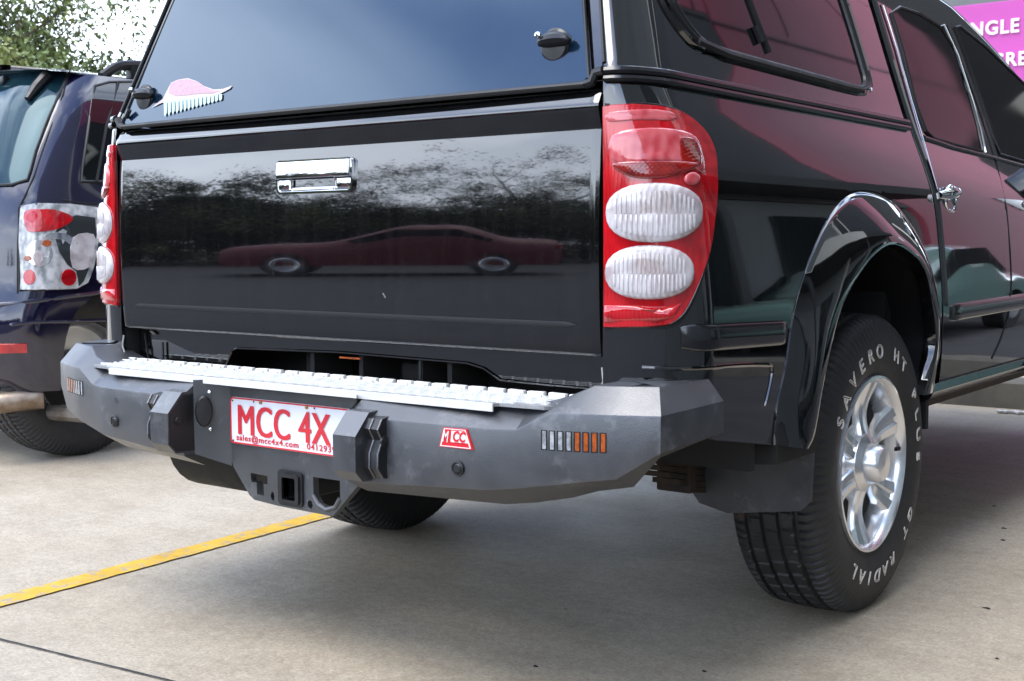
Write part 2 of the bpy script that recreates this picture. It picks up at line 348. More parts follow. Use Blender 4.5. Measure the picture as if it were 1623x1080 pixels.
# ------------------------------------------------------------------ ground
def ground_mat():
    M = bpy.data.materials.new('worn_concrete'); M.use_nodes = True; t = M.node_tree; b = t.nodes['Principled BSDF']
    c = t.nodes.new('ShaderNodeTexCoord'); X = t.links.new
    def nz(s, d=6, r=.6, mp_=None):
        n = t.nodes.new('ShaderNodeTexNoise'); n.inputs['Scale'].default_value = s; n.inputs['Detail'].default_value = d; n.inputs['Roughness'].default_value = r
        if mp_:
            mm = t.nodes.new('ShaderNodeMapping'); mm.inputs['Scale'].default_value = mp_; X(c.outputs['Object'], mm.inputs[0]); X(mm.outputs[0], n.inputs['Vector'])
        else: X(c.outputs['Object'], n.inputs['Vector'])
        return n
    def ramp(n, p0, c0, p1, c1):
        r = t.nodes.new('ShaderNodeValToRGB'); r.color_ramp.elements[0].position = p0; r.color_ramp.elements[1].position = p1
        r.color_ramp.elements[0].color = (*c0, 1); r.color_ramp.elements[1].color = (*c1, 1); X(n.outputs['Fac'], r.inputs[0]); return r
    def mix_(a, b_, f=1., bt='MULTIPLY'):
        q = t.nodes.new('ShaderNodeMix'); q.data_type = 'RGBA'; q.blend_type = bt; q.inputs['Factor'].default_value = f; X(a, q.inputs['A']); X(b_, q.inputs['B']); return q.outputs['Result']
    a = ramp(nz(.55, 5, .55), .3, (.38, .322, .235), .7, (.45, .40, .325))
    s2 = ramp(nz(3.2, 8, .65, (1, 2.4, 1)), .32, (.88, .87, .86), .66, (1.05, 1.05, 1.05))
    s3 = ramp(nz(38, 6, .8), .34, (.80, .79, .78), .64, (1.12, 1.12, 1.11))
    s4 = ramp(nz(9, 9, .75), .27, (.45, .43, .40), .36, (1, 1, 1))
    s5 = ramp(nz(23, 6, .7, (1, 1.6, 1)), .24, (.30, .28, .26), .29, (1, 1, 1))
    r1 = mix_(a.outputs[0], s2.outputs[0]); r2 = mix_(r1, s3.outputs[0]); r3 = mix_(r2, s4.outputs[0], .55); s6 = ramp(nz(130, 3, .8), .34, (.74, .73, .71), .62, (1.14, 1.14, 1.13)); s7 = ramp(nz(1.7, 9, .8, (1.6, 1, 1)), .45, (1, 1, 1), .64, (.78, .75, .70))
    r4 = mix_(mix_(mix_(r3, s5.outputs[0], .6), s6.outputs[0], 1.), s7.outputs[0], .7)
    vo = t.nodes.new('ShaderNodeTexVoronoi'); vo.inputs['Scale'].default_value = 11; X(c.outputs['Object'], vo.inputs['Vector'])
    vr = t.nodes.new('ShaderNodeValToRGB'); vr.color_ramp.elements[0].position = .035; vr.color_ramp.elements[1].position = .075; vr.color_ramp.elements[0].color = (.35, .32, .28, 1); vr.color_ramp.elements[1].color = (1, 1, 1, 1); X(vo.outputs['Distance'], vr.inputs[0])
    sel = ramp(nz(6, 2, .5), .56, (0, 0, 0), .60, (1, 1, 1)); fm = t.nodes.new('ShaderNodeMix'); fm.data_type = 'RGBA'; fm.blend_type = 'MULTIPLY'; X(sel.outputs[0], fm.inputs['Factor']); X(r4, fm.inputs['A']); X(vr.outputs[0], fm.inputs['B']); r4 = fm.outputs['Result']
    X(r4, b.inputs['Base Color'])
    mr = t.nodes.new('ShaderNodeMapRange'); mr.inputs['To Min'].default_value = .42; mr.inputs['To Max'].default_value = .75; X(nz(2.3, 5).outputs['Fac'], mr.inputs['Value']); X(mr.outputs[0], b.inputs['Roughness'])
    bp = t.nodes.new('ShaderNodeBump'); bp.inputs['Strength'].default_value = .25; bp.inputs['Distance'].default_value = .002; X(nz(120, 4, .7).outputs['Fac'], bp.inputs['Height']); X(bp.outputs[0], b.inputs['Normal'])
    return M
m_ground = ground_mat()
m_asphalt = mat('asphalt', (.028, .028, .030), rough=.85, col2=(.045, .045, .045), vscale=3, bump=.4, bscale=120)
struct(mesh('unseen_driveway', [(-60, -60, .005), (60, -60, .005), (60, -1.05, .005), (1.65, -1.05, .005), (-60, -1.05, .005), (1.65, 60, .005), (60, 60, .005)], [(0, 1, 3, 4), (1, 2, 3), (3, 2, 6, 5)], m_asphalt, None, False))  # unseen asphalt; right side and near edge added to darken the paint reflections
g = mesh('ground', [(-300, -300, 0), (300, -300, 0), (300, 300, 0), (-300, 300, 0)], [(0, 1, 2, 3)], m_ground, None, False); struct(g)
def strip(name, pts, wd, z, m, wob=.0, seed=1):
    rnd = random.Random(seed); V = []; F = []
    P = [np.array(p, float) for p in pts]; d = P[-1]-P[0]; n = max(2, int(np.linalg.norm(d)/.03)); d = d/np.linalg.norm(d); nr = np.array([-d[1], d[0]])
    for i in range(n+1):
        c = P[0]+(P[-1]-P[0])*i/n
        for s in (-1, 1): q = c+nr*s*(wd/2+rnd.uniform(-wob, wob)); V.append((q[0], q[1], z))
    F = [(2*i, 2*i+1, 2*i+3, 2*i+2) for i in range(n)]
    return mesh(name, V, F, m, None, False)
m_yellow = mat('yellow_line_paint', (.52, .30, .012), rough=.6, col2=(.66, .40, .03), vscale=14, bump=.2, bscale=100)
m_joint = mat('joint_filler', (.025, .024, .023), rough=.9)
scuff(m_yellow, (.32, .28, .22), 22, .535, .565, .9); scuff(m_yellow, (.20, .15, .05), 5, .5, .7, .5)
struct(strip('parking_line', [(-.865, -1.4), (-1.02, 1.4)], .082, .004, m_yellow, .0025))
j0 = np.array([-.654, -.389]); jd = np.array([.525, .053]); struct(strip('pavement_joint', [j0-jd*14, j0+jd*1.6], .0065, .0035, m_joint, .0008, 5))
struct(strip('pavement_joint', [j0+jd*1.6, j0+jd*16], .0065, .0035, m_joint, .0008, 6))
struct(strip('pavement_joint', [(-3.6, -9), (-3.6, -.8)], .007, .0035, m_joint, .0008, 7))
# small debris
rnd = random.Random(3)
DL = ['dark leaf scrap near the bottom edge of the frame, left of the tyre', 'tiny dark scrap at the bottom edge just left of the right rear tyre', 'upper of two dark scraps lying close together at far right', 'lower of two dark scraps lying close together at far right', 'dark scrap alone in the lower right area of the concrete', 'dark scrap nearest the bottom right corner of the concrete', 'topmost dark scrap at far right beyond the right rear tyre']
for k, (u, v) in enumerate([(849, 1057), (1116, 1065), (1590, 838), (1590, 857), (1565, 965), (1580, 1045), (1575, 803)]):
    p = on(u, v, 'Z', 0); mb = MB(); n = 7; r0 = rnd.uniform(.004, .009)
    V = [(p[0], p[1], .004)]+[(p[0]+math.cos(6.283*i/n)*r0*rnd.uniform(.6, 2.0), p[1]+math.sin(6.283*i/n)*r0*rnd.uniform(.5, 1.1), .001) for i in range(n)]
    F = [(0, 1+i, 1+(i+1) % n) for i in range(n)]
    o = mesh('leaf_scrap', V, F, m_dark, None, False)
    tag(o, DL[k], 'debris', 'dark scraps lying on the concrete')

exec_parts = []
# ================================================================== PICKUP TRUCK
XS = smooth_tab([(.45, .862), (.60, .872), (.745, .873), (.86, .862), (1.0, .846), (1.095, .814), (1.19, .776), (1.365, .718), (1.54, .663), (1.70, .60), (1.8, .55)], 90)
def Xs(z): return interp(z, XS)
AI = [(0, .712), (1.17, .712), (1.21, .706), (1.8, .54)]
def a_in(z): return interp(z, AI)
YR = [(0, 0.), (1.175, 0.), (1.8, .206)]
def y_r(z): return interp(z, YR)
CB = .125; CS = .18
def side(p, off=0, sg=1):
    s, z = p; a, X = a_in(z), Xs(z)
    if s <= CS:
        t = max(-.2, s/CS)*math.pi/2; x = a+(X-a)*math.sin(t) if t > 0 else a+(X-a)*t; y = y_r(z)+CB*(1-math.cos(t)) if t > 0 else y_r(z)
    else: x = X; y = y_r(z)+CB+(s-CS)
    return np.array([sg*x, y, z])
def sideL(p, off=0): return side(p, off, -1)
def YS(y, z): return (y-y_r(z)-CB+CS, z)       # (Y,z) -> surface coordinates
def hs(u, v, y0=.6, z0=1.): 
    return tuple(hit(u, v, side, YS(y0, z0)))
truck = thing('pickup_truck', 'black dual-cab pickup with hard canopy and steel rear bumper, rear towards the camera', 'pickup truck', (0, 1.9, 0))
GAP = 1.385
A_c = [(.395, .485), (.392, .52), (.400, .575), (.43, .643), (.478, .768), (.63, .909), (.766, .982), (.915, 1.006), (1.079, .984), (1.222, .909), (1.315, .814), (1.355, .716), (1.362, .60), (1.35, .50)]
A_s = [tuple(p) for p in spline(A_c, 5)]
for sg, fn in ((1, side), (-1, sideL)):
    ol = [(0.0, .615), (0.0, 1.183)]+[YS(y, 1.183) for y in np.linspace(.15, GAP-.006, 12)]+[YS(GAP-.006, z) for z in (1.0, .85, .60)]
    ol += [YS(*p) for p in A_s[::-1] if p[1] > .55 or p[0] < .8]
    ol += [YS(.16, .525), (.07, .56)]
    patch('bed_side', ol, fn, m_black, truck, .028, flip=(sg < 0))
    # flare
    lip = [(.470, .470, .905), (.503, .50, .906), (.543, .609, .908), (.604, .724, .908), (.67, .788, .908), (.793, .856, .908), (.915, .884, .906), (1.045, .866, .902), (1.175, .820, .895), (1.262, .738, .886), (1.318, .64, .878), (1.295, .565, .874), (1.255, .50, .872)]
    lp = spline([(y, z, x) for y, z, x in lip], 6); n = len(lp)
    an = np.array([(p[0], p[1]) for p in A_s]); d = np.r_[0, np.cumsum(np.hypot(*np.diff(an, axis=0).T))]; ln = np.array(lp); dl = np.r_[0, np.cumsum(np.hypot(*np.diff(ln[:, :2], axis=0).T))]
    cs = [[] for _ in range(9)]
    for i in range(n):
        q = dl[i]/dl[-1]*d[-1]; ay, az = np.interp(q, d, an[:, 0]), np.interp(q, d, an[:, 1]); by, bz, bx = lp[i]
        ax_ = Xs(az)
        for k, (t, o) in enumerate([(0, -.008), (0.0, .002), (.10, .0045), (.30, .009), (.55, .011), (.78, .009), (.94, .004), (1.0, .000)]):
            X = ax_+(bx-ax_)*t+o*(1 if bx > .89 else .55)
            cs[k].append((sg*X, ay+(by-ay)*t, az+(bz-az)*t))
        cs[8].append((sg*(bx-.03), by, bz))
    loft('wheel_arch_flare', cs if sg > 0 else [c[::-1] for c in cs], m_black, truck, sharp=60)
    # liner
    cy, cz = .93, .42
    L0 = [(sg*.872, y+(y-cy)*.015, z) for y, z, x in lp]; L1 = [(sg*.82, cy+(y-cy)*1.05, cz+(z-cz)*1.06) for y, z, x in lp]; L2 = [(sg*.42, cy+(y-cy)*1.05, cz+(z-cz)*1.06) for y, z, x in lp]
    loft('wheel_arch_liner', [L0, L1, L2], m_plastic, truck)
    mb = MB(); mb.box((sg*.40, .95, .66), (.02, 1.3, .56)); mb.box((sg*.62, .33, .56), (.46, .02, .24)); mb.box((sg*.60, 1.35, .6), (.5, .02, .4))
    mb.box((sg*.60, 1.12, .80), (.10, .16, .05), bev=.01); mb.box((sg*.66, 1.30, .66), (.2, .05, .22), bev=.012)
    mb.build('inner_fender', m_dark, truck)
    # mud flap
    fl = [(.552, .418), (.62, .445), (.858, .458), (.865, .44), (.858, .335), (.835, .312), (.66, .285), (.59, .30), (.562, .335)]
    MB().prism([(sg*x, .585+.06*(.45-z), z) for x, z in fl], (0, 0, 0), (0, .012, 0)).build('mud_flap', m_flap, truck, True, 30)
    mb = MB(); mb.prism([(sg*x, 0, z) for x, z in [(.60, .42), (.87, .445), (.873, .53), (.60, .54)]], (0, .40, 0), (0, .60, 0)); mb.build('fender_lining', m_dark, truck, True, 30)
# bed side moulding + body stamped edge
def strip_on(fn, y0, z0, y1, z1, h, th, name, par, m=m_plastic, r=.006, n=30):
    V = []; prof = [(-.5, 0), (-.46, .8), (-.38, 1), (0, 1.08), (.38, 1), (.46, .8), (.5, 0)]
    for i in range(n+1):
        t = i/n; y = y0+(y1-y0)*t; z = z0+(z1-z0)*t; e = math.sqrt(max(0, min(1, min(t, 1-t)*n/1.5)))
        for a, b in prof:
            q = np.array(fn(YS(y, z+a*h*(.8+.2*e)))); q = q+np.array([np.sign(q[0])*th*b*e, 0, 0]); V.append(q)
    k = len(prof); F = [(i*k+j, (i+1)*k+j, (i+1)*k+j+1, i*k+j+1) for i in range(n) for j in range(k-1)]
    return mesh(name, V, F, m, par, True, 40)
m_gloss = mat('gloss_black_trim', (.008, .008, .009), rough=.18, coat=.6, crough=.1)
for fn in (side, sideL):
    strip_on(fn, .055, .722, .425, .71, .050, .012, 'side_moulding', truck, m_gloss)
    strip_on(fn, 1.44, .70, 2.28, .705, .046, .010, 'side_moulding', truck, m_gloss)
    strip_on(fn, 2.30, .705, 3.1, .705, .046, .010, 'side_moulding', truck, m_gloss)
mb = MB()
e1 = spline([(.0, .668), (.2, .662), (.345, .651), (.366, .642), (.364, .62), (.35, .585), (.342, .570)], 5)
mb.tube([np.array(side(YS(y, z)))+[.0, 0, 0] for y, z in e1], .0045, 8)
mb.build('stamped_body_edge', m_black, truck)

# tailgate
def tg_y(x, z):
    y = -.006+(z-.885)**2/5.6
    tab = [(.684, 0), (1.095, 0)]
    if z > 1.098:
        t = z-1.098; base = -.006+(.213)**2/5.6
        y = base-.30*min(t, .034)-.05*max(0, min(t-.034, .008))
        if t > .042: y = base-.0106+.9*(t-.042)**1.0*.55
    # slot profile, kept at zero depth
    g = max(0, (.7485-z)/.0132 if z > .7353 else min(1, (z-.7345)/.0008)) if .7345 < z < .7485 else 0
    e = np.clip((x+.655)/.01, 0, 1)*np.clip((.655-x)/.01, 0, 1); y += 0*g*e
    if z < .70: y += .35*(.70-z)**1.6*3
    e2 = max(0, abs(x)-.700); y += e2*.35
    return y
def tg(p, off=0): return np.array([p[0], tg_y(p[0], p[1]), p[1]])
zz = list(np.linspace(.684, .728, 8))+[.731, .7344, .7346, .7353, .737, .739, .742, .745, .7484, .7488, .752]+list(np.linspace(.76, 1.09, 26))+[1.096, 1.098, 1.100, 1.103, 1.11, 1.12, 1.128, 1.131, 1.133, 1.136, 1.139, 1.141, 1.145, 1.15, 1.158, 1.166]
xx = [-.709, -.706, -.703, -.700]+list(np.linspace(-.69, -.668, 4))+list(np.linspace(-.662, -.64, 8))+list(np.linspace(-.6, .6, 40))+list(np.linspace(.64, .662, 8))+list(np.linspace(.668, .69, 4))+[.700, .703, .706, .709]
V = []; nx = len(xx)
for z in zz: V += [tg((x, z)) for x in xx]
V += [(x, tg_y(x, 1.166)+.006, 1.170) for x in xx]+[(x, .05, 1.171) for x in xx]
V = [(x, .03, .686) for x in xx]+V
F = [(i*nx+j, i*nx+j+1, (i+1)*nx+j+1, (i+1)*nx+j) for i in range(len(zz)+2) for j in range(nx-1)]
V = [np.array([v[0]*.994, v[1], v[2]]) for v in V]
tail = mesh('tailgate', V, F, m_black, truck, True, None)
V = []; n = 60; prof_ = [(-.0055, 0), (-.004, .0006), (0, .0009), (.004, .0006), (.0055, 0)]  # flat dark strip stands for the shade of an unmodelled groove
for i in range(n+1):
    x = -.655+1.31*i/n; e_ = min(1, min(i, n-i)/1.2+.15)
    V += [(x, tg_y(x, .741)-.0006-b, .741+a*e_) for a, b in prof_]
mesh('groove_shade_strip', V, [(i*5+j, (i+1)*5+j, (i+1)*5+j+1, i*5+j+1) for i in range(n) for j in range(4)], mat('groove_shade', (.004, .004, .004), rough=.75), tail, True)
MB().box((0, .07, .92), (1.40, .05, .48)).build('tailgate_inner', m_dark, tail, False)
# chrome handle
mb = MB()
def rrect(x0, x1, z0, z1, r, n=5):
    P = []
    for cx, cz, a0 in ((x1-r, z1-r, 0), (x0+r, z1-r, 90), (x0+r, z0+r, 180), (x1-r, z0+r, 270)):
        for i in range(n+1): a = R(a0+90*i/n); P.append((cx+r*math.cos(a), cz+r*math.sin(a)))
    return P
def ring_face(outer, inner, y0, y1, mb, mi=0):
    n = len(outer); V = [(x, y0, z) for x, z in outer]+[(x, y1, z) for x, z in outer]+[(x, y1, z) for x, z in inner]+[(x, y0+.01, z) for x, z in inner]
    F = []
    for k in range(3):
        for i in range(n): F.append((k*n+i, (k+1)*n+i, (k+1)*n+(i+1) % n, k*n+(i+1) % n))
    mb.add(V, F, mi)
y0h = tg_y(0, 1.035)
o_ = rrect(-.131, .098, 1.000, 1.072, .011); i_ = rrect(-.126, .093, 1.004, 1.068, .009)
ring_face(o_, i_, y0h, y0h-.008, mb)
mb.box((-.0165, y0h-.008, 1.0495), (.219, .011, .0365), rot=Matrix.Rotation(-.10, 3, 'X'), bev=.004)     # upper lever
for x0, x1 in ((-.126, -.092), (.052, .093)): mb.box(((x0+x1)/2, y0h-.002, 1.0165), (x1-x0, .009, .026), bev=.003)
mb.box((-.02, y0h-.001, 1.008), (.15, .010, .009), bev=.003)
mb.tube([(-.088, y0h-.007, 1.030), (-.088, y0h-.007, 1.013), (-.083, y0h-.007, 1.008), (.043, y0h-.007, 1.008), (.048, y0h-.007, 1.013), (.048, y0h-.007, 1.030)], .0028, 8)
mb.build('chrome_handle', m_chrome, tail, True, 30)
m_gripin = mat('handle_recess', (.50, .44, .42), rough=.3, metal=.5)
MB().box((-.02, y0h+.003, 1.019), (.14, .004, .026)).build('handle_recess', m_gripin, tail, False)
MB().box((.18, tg_y(.18, .785)-.0006, .785), (.012, .001, .003), rot=Matrix.Rotation(.9, 3, 'Y')).build('paint_chip', m_steel, tail, False)

# dark panel under tailgate with shaped opening
cut = [(-.39, .54), (-.385, .60), (-.352, .640), (-.33, .648), (.0, .655), (.36, .651), (.402, .643), (.445, .622), (.62, .618), (.70, .616)]
pol = [(-.70, .54)]+[(-.40, .54)]+cut[1:]+[(.70, .682), (-.70, .682)]
MB().prism([(x, .045, z) for x, z in pol], (0, 0, 0), (0, .02, 0)).build('rear_crossmember', m_black, truck, False)
MB().tube([(x, .043, z) for x, z in [(-.388, .585), (-.352, .640), (-.33, .648), (0, .655), (.36, .651), (.402, .643), (.445, .622), (.66, .618)]], .003, 6).build('crossmember_edge', m_black, truck)
mb = MB(); mb.box((0, .25, .60), (1.34, .02, .18)); mb.box((0, .16, .505), (1.5, .10, .05)); 
for x in (-.655, -.62, -.54, .22, .30, .05, -.1): mb.box((x, .12, .60), (.012, .12, .11))
mb.box((-.15, .15, .60), (.10, .03, .08), bev=.006); mb.box((.16, .13, .615), (.09, .02, .035), bev=.004)
mb.build('bed_underside', m_dark, truck, True, 30)
for x, z, w_ in ((-.60, .60, .004), (-.66, .62, .003), (.24, .60, .003)): MB().box((x, .038, z), (w_, .004, .10), rot=Matrix.Rotation(-.18 if x < -.65 else 0, 3, 'Y')).build('support_strut', m_plastic, truck)
MB().box((-.64, .04, .673), (.02, .006, .006), rot=Matrix.Rotation(.4, 3, 'Y'), bev=.002).build('latch_bolt', m_steel, truck)
mb = MB(); mb.box((.04, .036, .645), (.06, .004, .004)); mb.build('marker_strip', m_amber, truck)
m_gapw = mat('sealer_grey', (.35, .34, .33), rough=.6)
for sg in (1, -1):
    MB().box((sg*.7135, .022, .93), (.008, .02, .50)).build('tailgate_seal', m_rubber, truck)
    MB().box((sg*.735, .06, .63), (.05, .10, .16), bev=.01).build('corner_post', m_dark, truck)
    MB().tube([(sg*.708, .004, .665), (sg*.712, .002, .64), (sg*.703, .002, .62)], .0022, 6).build('latch_cable', m_gapw, truck)

# ---- taillights
LT = [(962, 170), (1005, 168), (1050, 173), (1085, 186), (1112, 210), (1127, 240), (1131, 275), (1129, 330), (1122, 385), (1110, 430), (1092, 475), (1078, 498), (1060, 512), (1035, 516), (957, 517)]
pts = []
for (u, v) in LT[1:-1]:
    pts.append(tuple(hit(u, v, side, (.12, .95))))
lt_out = [(-.012, 1.133)]+pts+[(-.012, .741)]
# smooth outer side
sm = spline([p for p in pts], 4)
lt_out = [(.005, 1.134)]+[tuple(p) for p in sm]+[(.005, .741)]
def ell(cu, cv, ru, rv, n=28, k=1.0):
    P = []
    for i in range(n):
        a = 2*math.pi*i/n; c, s = math.cos(a), math.sin(a)
        P.append((cu+ru*math.copysign(abs(c)**k, c), cv+rv*math.copysign(abs(s)**k, s)))
    return P
def pxs(P, g=(.1, .95)): return [tuple(hit(u, v, side, g)) for u, v in P]
E1 = pxs(ell(1035, 338, 71, 47, k=.85)); E2 = pxs(ell(1029, 432, 66, 43, k=.85))
bowl = pxs(spline([(974, 215), (1030, 205), (1088, 215), (1105, 240), (1108, 275), (1080, 262), (1030, 258), (975, 258)], 4, True))
slotd = pxs(spline([(974, 260), (1030, 257), (1098, 262), (1085, 275), (1040, 284), (1000, 281)], 4, True))
facet = pxs(spline([(1072, 222), (1094, 226), (1103, 250), (1100, 268), (1076, 262), (1070, 240)], 4, True))
topb = pxs(spline([(968, 180), (1020, 176), (1060, 182), (1062, 194), (1010, 192), (968, 194)], 3, True))
lower = pxs([(962, 484), (1000, 484), (1060, 486), (1078, 480), (1066, 503), (1040, 510), (962, 510)])
bulb = pxs(ell(1058, 300, 0, 0) if False else ell(1090, 286, 11, 10))
LN = [(r, c) for r, c in ()]
for sg, fn in ((1, side), (-1, sideL)):
    fl_ = sg < 0
    def q(p, o=0, f=fn): return f(p)
    tl = patch('tail_light', lt_out, fn, m_lred, truck, .02, off=.009, skirt=.024, flip=fl_, rnd=.004)
    def dome(name, pl, m, h, base=.006):
        base += .004; h = h*1.8
        c = np.mean(np.array(pl), axis=0); V = []; n = len(pl); rings = [(1, 0), (.97, .5), (.9, .8), (.75, .95), (.5, 1.), (.25, 1.)]
        P = []
        for k, hh in rings: P += [(c+(np.array(p)-c)*k, hh) for p in pl]
        P.append((c, 1.))
        def nr(p):
            e = 1e-4; a = fn(p+[e, 0])-fn(p-[e, 0]); b = fn(p+[0, e])-fn(p-[0, e]); x = np.cross(a, b)*sg; return x/np.linalg.norm(x)
        V = [fn(p)+nr(p)*(base+h*hh) for p, hh in P]; F = []
        for k in range(len(rings)-1):
            for i in range(n): F.append((k*n+i, k*n+(i+1) % n, (k+1)*n+(i+1) % n, (k+1)*n+i))
        k = (len(rings)-1)*n; F += [(k+i, k+(i+1) % n, len(V)-1) for i in range(n)]
        return mesh(name, V, F, m, tl, True, None)
    dome('clear_lens', E1, m_lclear, .006); dome('clear_lens', E2, m_lclear, .006)
    dome('brake_bowl', bowl, m_lpink, .002, .0055); dome('bowl_rim', slotd, m_lred2, .003, .006); dome('side_facet', facet, m_lred2, .001, .008)
    dome('top_reflector', topb, m_lpink, .0005, .0056); dome('lower_reflector', lower, m_lred, .002, .0055); dome('bulb_cap', bulb, m_lpink, .003, .006)
    mb = MB(); mb.tube([fn(p)+np.array([sg*.006, -.001, 0]) for p in lt_out[3:]], .0016, 6); mb.build('chrome_edge', m_chrome, tl)
    mb = MB(); mb.tube([fn(np.array(p)+[(.006 if 0 < i < len(lt_out)-1 else 0), (.004 if i < len(lt_out)/2 else -.004)]) for i, p in enumerate(lt_out)], .0035, 6); mb.build('lamp_gasket', m_rubber, tl)
    for E_, cols in ((E1, 3), (E2, 3)):
        E_ = np.array(E_); c = E_.mean(0); w_ = np.ptp(E_[:, 0]); h_ = np.ptp(E_[:, 1]); mb = MB(); md = MB()
        for a in range(17):
            s_ = c[0]+w_*(-.36+.045*a); hh_ = h_*.5*math.sqrt(max(0, 1-((s_-c[0])/(w_*.47))**2))*.78
            for z0_, z1_ in ((-1, -.08), (-.03, .95)):
                z_ = c[1]+hh_*(z0_+z1_)/2; ns = fn(np.array([s_+1e-3, z_]))-fn(np.array([s_, z_])); ns = ns/np.linalg.norm(ns); nn_ = np.cross(ns, [0, 0, 1]); nn_ = nn_/np.linalg.norm(nn_); nn_ = nn_*(1 if nn_[1] < 0 else -1)
                p_ = fn(np.array([s_, z_]))+nn_*.0205; M_ = Matrix((ns, nn_, (0, 0, 1))).transposed()
                (md if 4 < a < 12 and z0_ > -.5 else mb).box(p_, (w_*.026, .0026, hh_*(z1_-z0_)), rot=M_, bev=.0008)
        mb.build('lens_ribs', m_facet, tl, True, 40); md.build('inner_ribs', m_facetd, tl, True, 40)

# ---- canopy
canopy = None
def hy(z): return .33*(z-1.175)
cz0 = 1.205
# side walls incl. rear corner
for sg, fn in ((1, side), (-1, sideL)):
    ol = [(.0, cz0)]+[(.0, z) for z in np.linspace(1.25, 1.74, 8)]+[YS(y, 1.74) for y in np.linspace(.35, GAP-.03, 10)]+[YS(GAP-.03+.0*(z), z) for z in np.linspace(1.7, cz0, 8)]
    c = patch('canopy_wall', ol, fn, m_black, truck, .035, flip=(sg < 0))
    # rail / gutter
    mb = MB()
    for z, r in ((1.199, .0085), (1.184, .007)):
        mb.tube([fn((s, z))+np.array([sg*.006, 0 if s > .1 else -.005, 0]) for s in list(np.linspace(-.0, CS, 8))+list(np.linspace(CS+.04, YS(GAP-.03, 1.19)[0], 12))], r, 8)
    mb.build('canopy_rail', m_gloss, truck)
    # window: outline in px from the right side, mirrored on the left
    g0 = (.4, 1.3)
    Wb = [(1063, 0), (1072, 18), (1085, 38), (1098, 55), (1115, 70), (1150, 84), (1250, 111), (1330, 133), (1355, 140), (1366, 138), (1369, 128), (1364, 108), (1350, 60), (1335, 12), (1331, 0)]
    Wp = [hit(u, v, side, g0) for u, v in Wb]
    topz = 1.62
    s_l = Wp[0][0]-.05; s_r = Wp[-1][0]-.015
    W_ = [tuple(p) for p in spline(Wp, 2)]+[(s_r-.01, 1.55), (s_r-.03, topz), (s_r-.07, topz+.02), (s_l+.12, topz+.02), (s_l+.03, topz-.02), (s_l, 1.52)]
    c_ = np.mean(np.array(W_), axis=0)
    gl = patch('canopy_window', W_, fn, m_glass, truck, .04, off=.002, skirt=.004, flip=(sg < 0))
    def loop(k, extra, name, r, m, flat=1.):
        mb = MB(); pts3 = [fn(c_+(np.array(p)-c_)*k)+np.array([sg*extra, 0, 0]) for p in W_]
        mb.tube(pts3, r, 8, closed=True); return mb.build(name, m, gl)
    loop(1.0, .003, 'window_seal', .008, m_rubber); loop(1.035, .002, 'window_seal', .009, m_rubber); loop(1.075, .000, 'window_rim', .010, m_black)
    # lower black channel
    mb = MB(); pc = [hit(u, v, side, g0) for u, v in [(1100, 66), (1150, 88), (1250, 115), (1340, 139), (1362, 144)]]
    mb.tube([fn(p)+np.array([sg*.004, 0, 0]) for p in pc], .011, 8); mb.build('window_channel', m_rubber, gl)
    pd = [hit(u, v, side, g0) for u, v in [(1184, 0), (1201, 45), (1216, 84)]]
    mb = MB(); mb.tube([fn(p)+np.array([sg*.004, 0, 0]) for p in pd], .007, 6); mb.tube([fn(pd[0]+np.array([-.03, .2]))+np.array([sg*.004, 0, 0]), fn(pd[0])+np.array([sg*.004, 0, 0])], .007, 6); mb.build('window_divider', m_rubber, gl)
    pe = [hit(u, v, side, g0) for u, v in [(1190, 42), (1201, 68)]]
    mb = MB(); mb.tube([fn(p)+np.array([sg*.009, 0, 0]) for p in pe], .008, 6); mb.build('window_latch', m_plastic, gl)
# roof
rows = []
for t in np.linspace(0, 1, 15):
    y = y_r(1.74)+(GAP-.03-y_r(1.74))*t
    rows.append([(x*.585, y+.02*(abs(x)**2)*0+(.02 if t == 0 else 0), 1.74+.055*(1-abs(x)**2.6)*(min(1, t*6+.3))) for x in np.linspace(-1, 1, 25)])
loft('canopy_roof', rows, m_black, truck)
MB().prism([(x, GAP-.05, z) for x, z in [(-.76, 1.2), (.76, 1.2), (.64, 1.6), (.58, 1.74), (-.58, 1.74), (-.64, 1.6)]], (0, 0, 0), (0, .01, 0)).build('canopy_front_wall', m_dark, truck, False)
# hatch: glass on a lifting door
def hp(x, z, o=0): return np.array([x, hy(z)-o, z+o*.3])
def hatch_fn(p, off=0):
    x, z = p; return np.array([x, hy(z)-.005*(1-(x/.7)**2)-.003*math.sin(max(0, min(1, (z-1.18)/.55))*math.pi), z])
def xh(z): return .681-.295*(z-1.18)
ol = [(-xh(1.182)+.012, 1.182), (xh(1.182)-.012, 1.182)]+[(xh(z), z) for z in (1.19, 1.3, 1.5, 1.70)]+[(xh(1.72)-.02, 1.72), (-xh(1.72)+.02, 1.72)]+[(-xh(z), z) for z in (1.70, 1.5, 1.3, 1.19)]
hatch = patch('canopy_hatch', ol, hatch_fn, m_rearglass, truck, .05, off=.004, skirt=.012, rnd=.002)
